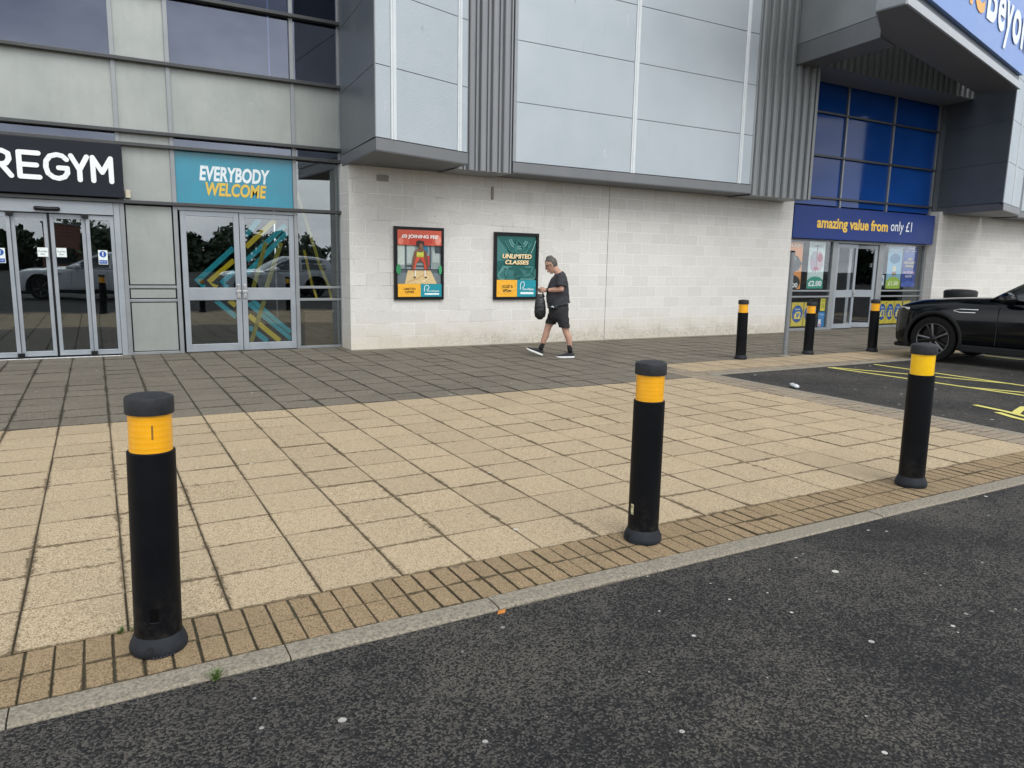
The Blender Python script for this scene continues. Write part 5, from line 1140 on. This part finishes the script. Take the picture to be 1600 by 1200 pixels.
# phone and bag he holds
Mm = Matrix.Translation((6.80, 10.40, 0)) @ Matrix.Rotation(R(152), 4, 'Z')
t = thing('phone', 'black phone held in both hands of the walking man', 'phone', Mm @ Vector((.385, .035, 1.14)), R(152)); q = MB(); q.box((-.075, -.036, -.004), (.075, .036, .005)); o = q.build('case', M_FRAME, t, .003, world=False); o.rotation_euler = (0, R(-18), 0)
q = MB(); q.box((-.07, -.032, .0052), (.07, .032, .0062)); q.build('screen', plain('screen_glass', (.02, .025, .03), None, .08), o, 0, world=False)
t = thing('carrier_bag', 'black carrier bag hanging from the hand of the walking man', 'bag', Mm @ Vector((.355, .095, .665)), R(152))
q = MB(); prof = [(.0, .055, .03), (.02, .085, .045), (.09, .098, .06), (.18, .095, .06), (.27, .085, .045), (.34, .066, .028), (.385, .045, .016)]
q.chain([(.0 + .01 * i / 6, 0, z) for i, (z, a_, b_) in enumerate(prof)], [(a_, b_) for z, a_, b_ in prof], 22, side=(0, 1, 0))
bg_m = plain('black_bag_plastic', (.006, .008, .009), (.012, .015, .017), .35, scale=8, bmp=.8, bscale=16, bdist=.03)
b_ = q.build('sack', bg_m, t, smooth=True, world=False)
q = MB(); q.chain([(.075, .0, .36), (.072, 0, .42), (.06, -.01, .47)], [(.016, .005), (.009, .004), (.007, .004)], 8); q.chain([(-.055, .0, .35), (-.035, 0, .41), (.03, -.01, .465)], [(.018, .005), (.010, .004), (.007, .004)], 8); q.build('handle', bg_m, t, smooth=True, world=False)

# ------------------------------------------------------------------ the car park behind the camera (seen in the glass)
t2 = copy_tree(CAR); t2.location = (-1.6, -5.4, ROADZ); t2.rotation_euler = (0, 0, R(186)); t2['label'] = 'white car parked across the road, seen only as a reflection in the gym doors'
def repaint(o):
    for ch in [x for x in bpy.data.objects if x.parent == o]:
        if ch.type == 'MESH' and len(ch.material_slots) and ch.material_slots[0].material == M_PAINT:
            ch.material_slots[0].link = 'OBJECT'; ch.material_slots[0].material = M_WPAINT
repaint(t2)
t3 = copy_tree(t2); t3.location = (5.2, -5.8, ROADZ); t3.rotation_euler = (0, 0, R(178)); t3['label'] = 'second white car across the road, seen only as a reflection in the glass'
for ch in [x for x in bpy.data.objects if x.parent == t3]:
    if ch.type == 'MESH' and len(ch.material_slots) and ch.name.split('.')[0] in ('body', 'cabin', 'door_mirror', 'door_handle'):
        ch.material_slots[0].link = 'OBJECT'; ch.material_slots[0].material = M_WPAINT
M_LEAF = mat_leaf('tree_leaf', (.018, .035, .012), (.05, .085, .028)); M_BARK = plain('bark', (.06, .045, .03), (.10, .08, .055), .9, scale=8)
def tree(loc, h, r, seed, label):
    rr_ = random.Random(seed); t = thing('tree', label, 'tree', loc, rr_.uniform(0, 6), 'trees behind the car park')
    q = MB(); q.chain([(0, 0, -.1), (.05, .02, h * .25), (0, .05, h * .55), (.05, 0, h * .85)], [.22, .16, .11, .04], 10)
    for k in range(5):
        a_ = k * 1.3; z = h * (.3 + .1 * k); q.chain([(0, 0, z), (math.cos(a_) * r * .35, math.sin(a_) * r * .35, z + h * .12), (math.cos(a_) * r * .7, math.sin(a_) * r * .7, z + h * .18)], [.07, .05, .02], 6)
    q.build('trunk', M_BARK, t, smooth=True, world=False)
    q = MB(); cl = [(rr_.gauss(0, r * .42), rr_.gauss(0, r * .42), h * rr_.uniform(.15, .9), r * rr_.uniform(.25, .5)) for _ in range(16)]
    for _ in range(1700):
        cx, cy, cz, cr_ = rr_.choice(cl); v = Vector((rr_.gauss(0, 1), rr_.gauss(0, 1), rr_.gauss(0, 1))).normalized() * cr_ * rr_.uniform(.6, 1.05); p = Vector((cx, cy, cz)) + v
        a_ = Vector((rr_.gauss(0, 1), rr_.gauss(0, 1), rr_.gauss(0, 1))).normalized() * .42; b_ = a_.orthogonal().normalized() * .28; q.add([p - a_, p + b_, p + a_, p - b_], [(0, 1, 2, 3)])
    q.build('crown', M_LEAF, t, fixn=False, world=False)
for i, x in enumerate((-17, -12.5, -8, -4.6, .8, 4.4, 8.2, 12.5, 17.5, 23, 29, 36)):
    tree((x * 1.7 + (i % 3) * .7, -64 - (i % 2) * 4, -.02), 3.5 + (i * 37 % 5) * .2, 4.4, i + 20, ['tall leafy', 'broad leafy', 'low leafy', 'dense leafy', 'loose leafy', 'rounded leafy', 'spreading leafy', 'narrow leafy', 'shaggy leafy', 'bushy', 'uneven', 'wide low'][i] + ' green tree behind the car park, seen only in reflections')
BB = thing('brick_building', 'red brick retail unit across the car park, seen only in reflections', 'building', (-2.7, -64, 0))
m_, n_, l_, b_ = newmat('red_brick'); br = n_.new('ShaderNodeTexBrick'); br.inputs['Scale'].default_value = 1; br.inputs['Brick Width'].default_value = .9; br.inputs['Row Height'].default_value = .3
br.inputs['Color1'].default_value = (.16, .055, .035, 1); br.inputs['Color2'].default_value = (.21, .075, .05, 1); br.inputs['Mortar'].default_value = (.2, .14, .11, 1); br.inputs['Mortar Size'].default_value = .02
p = sepxyz(n_, l_, objc(n_, l_)); cv = n_.new('ShaderNodeCombineXYZ'); l_.new(p[0], cv.inputs[0]); l_.new(p[2], cv.inputs[1]); l_.new(cv.outputs[0], br.inputs[0]); l_.new(br.outputs[0], b_.inputs['Base Color'])
q = MB(); q.box((-4.3, -68, -.1), (-1.1, -60, 4.5)); q.build('wall', m_, BB)
rbox('roof', (-4.4, -68.1, 4.5), (-1.0, -59.9, 4.65), M_FASC, BB)
rbox('window', (-3.8, -60.05, .6), (-1.6, -59.98, 2.2), plain('dark_shopfront', (.02, .025, .03), None, .15), BB, 0)
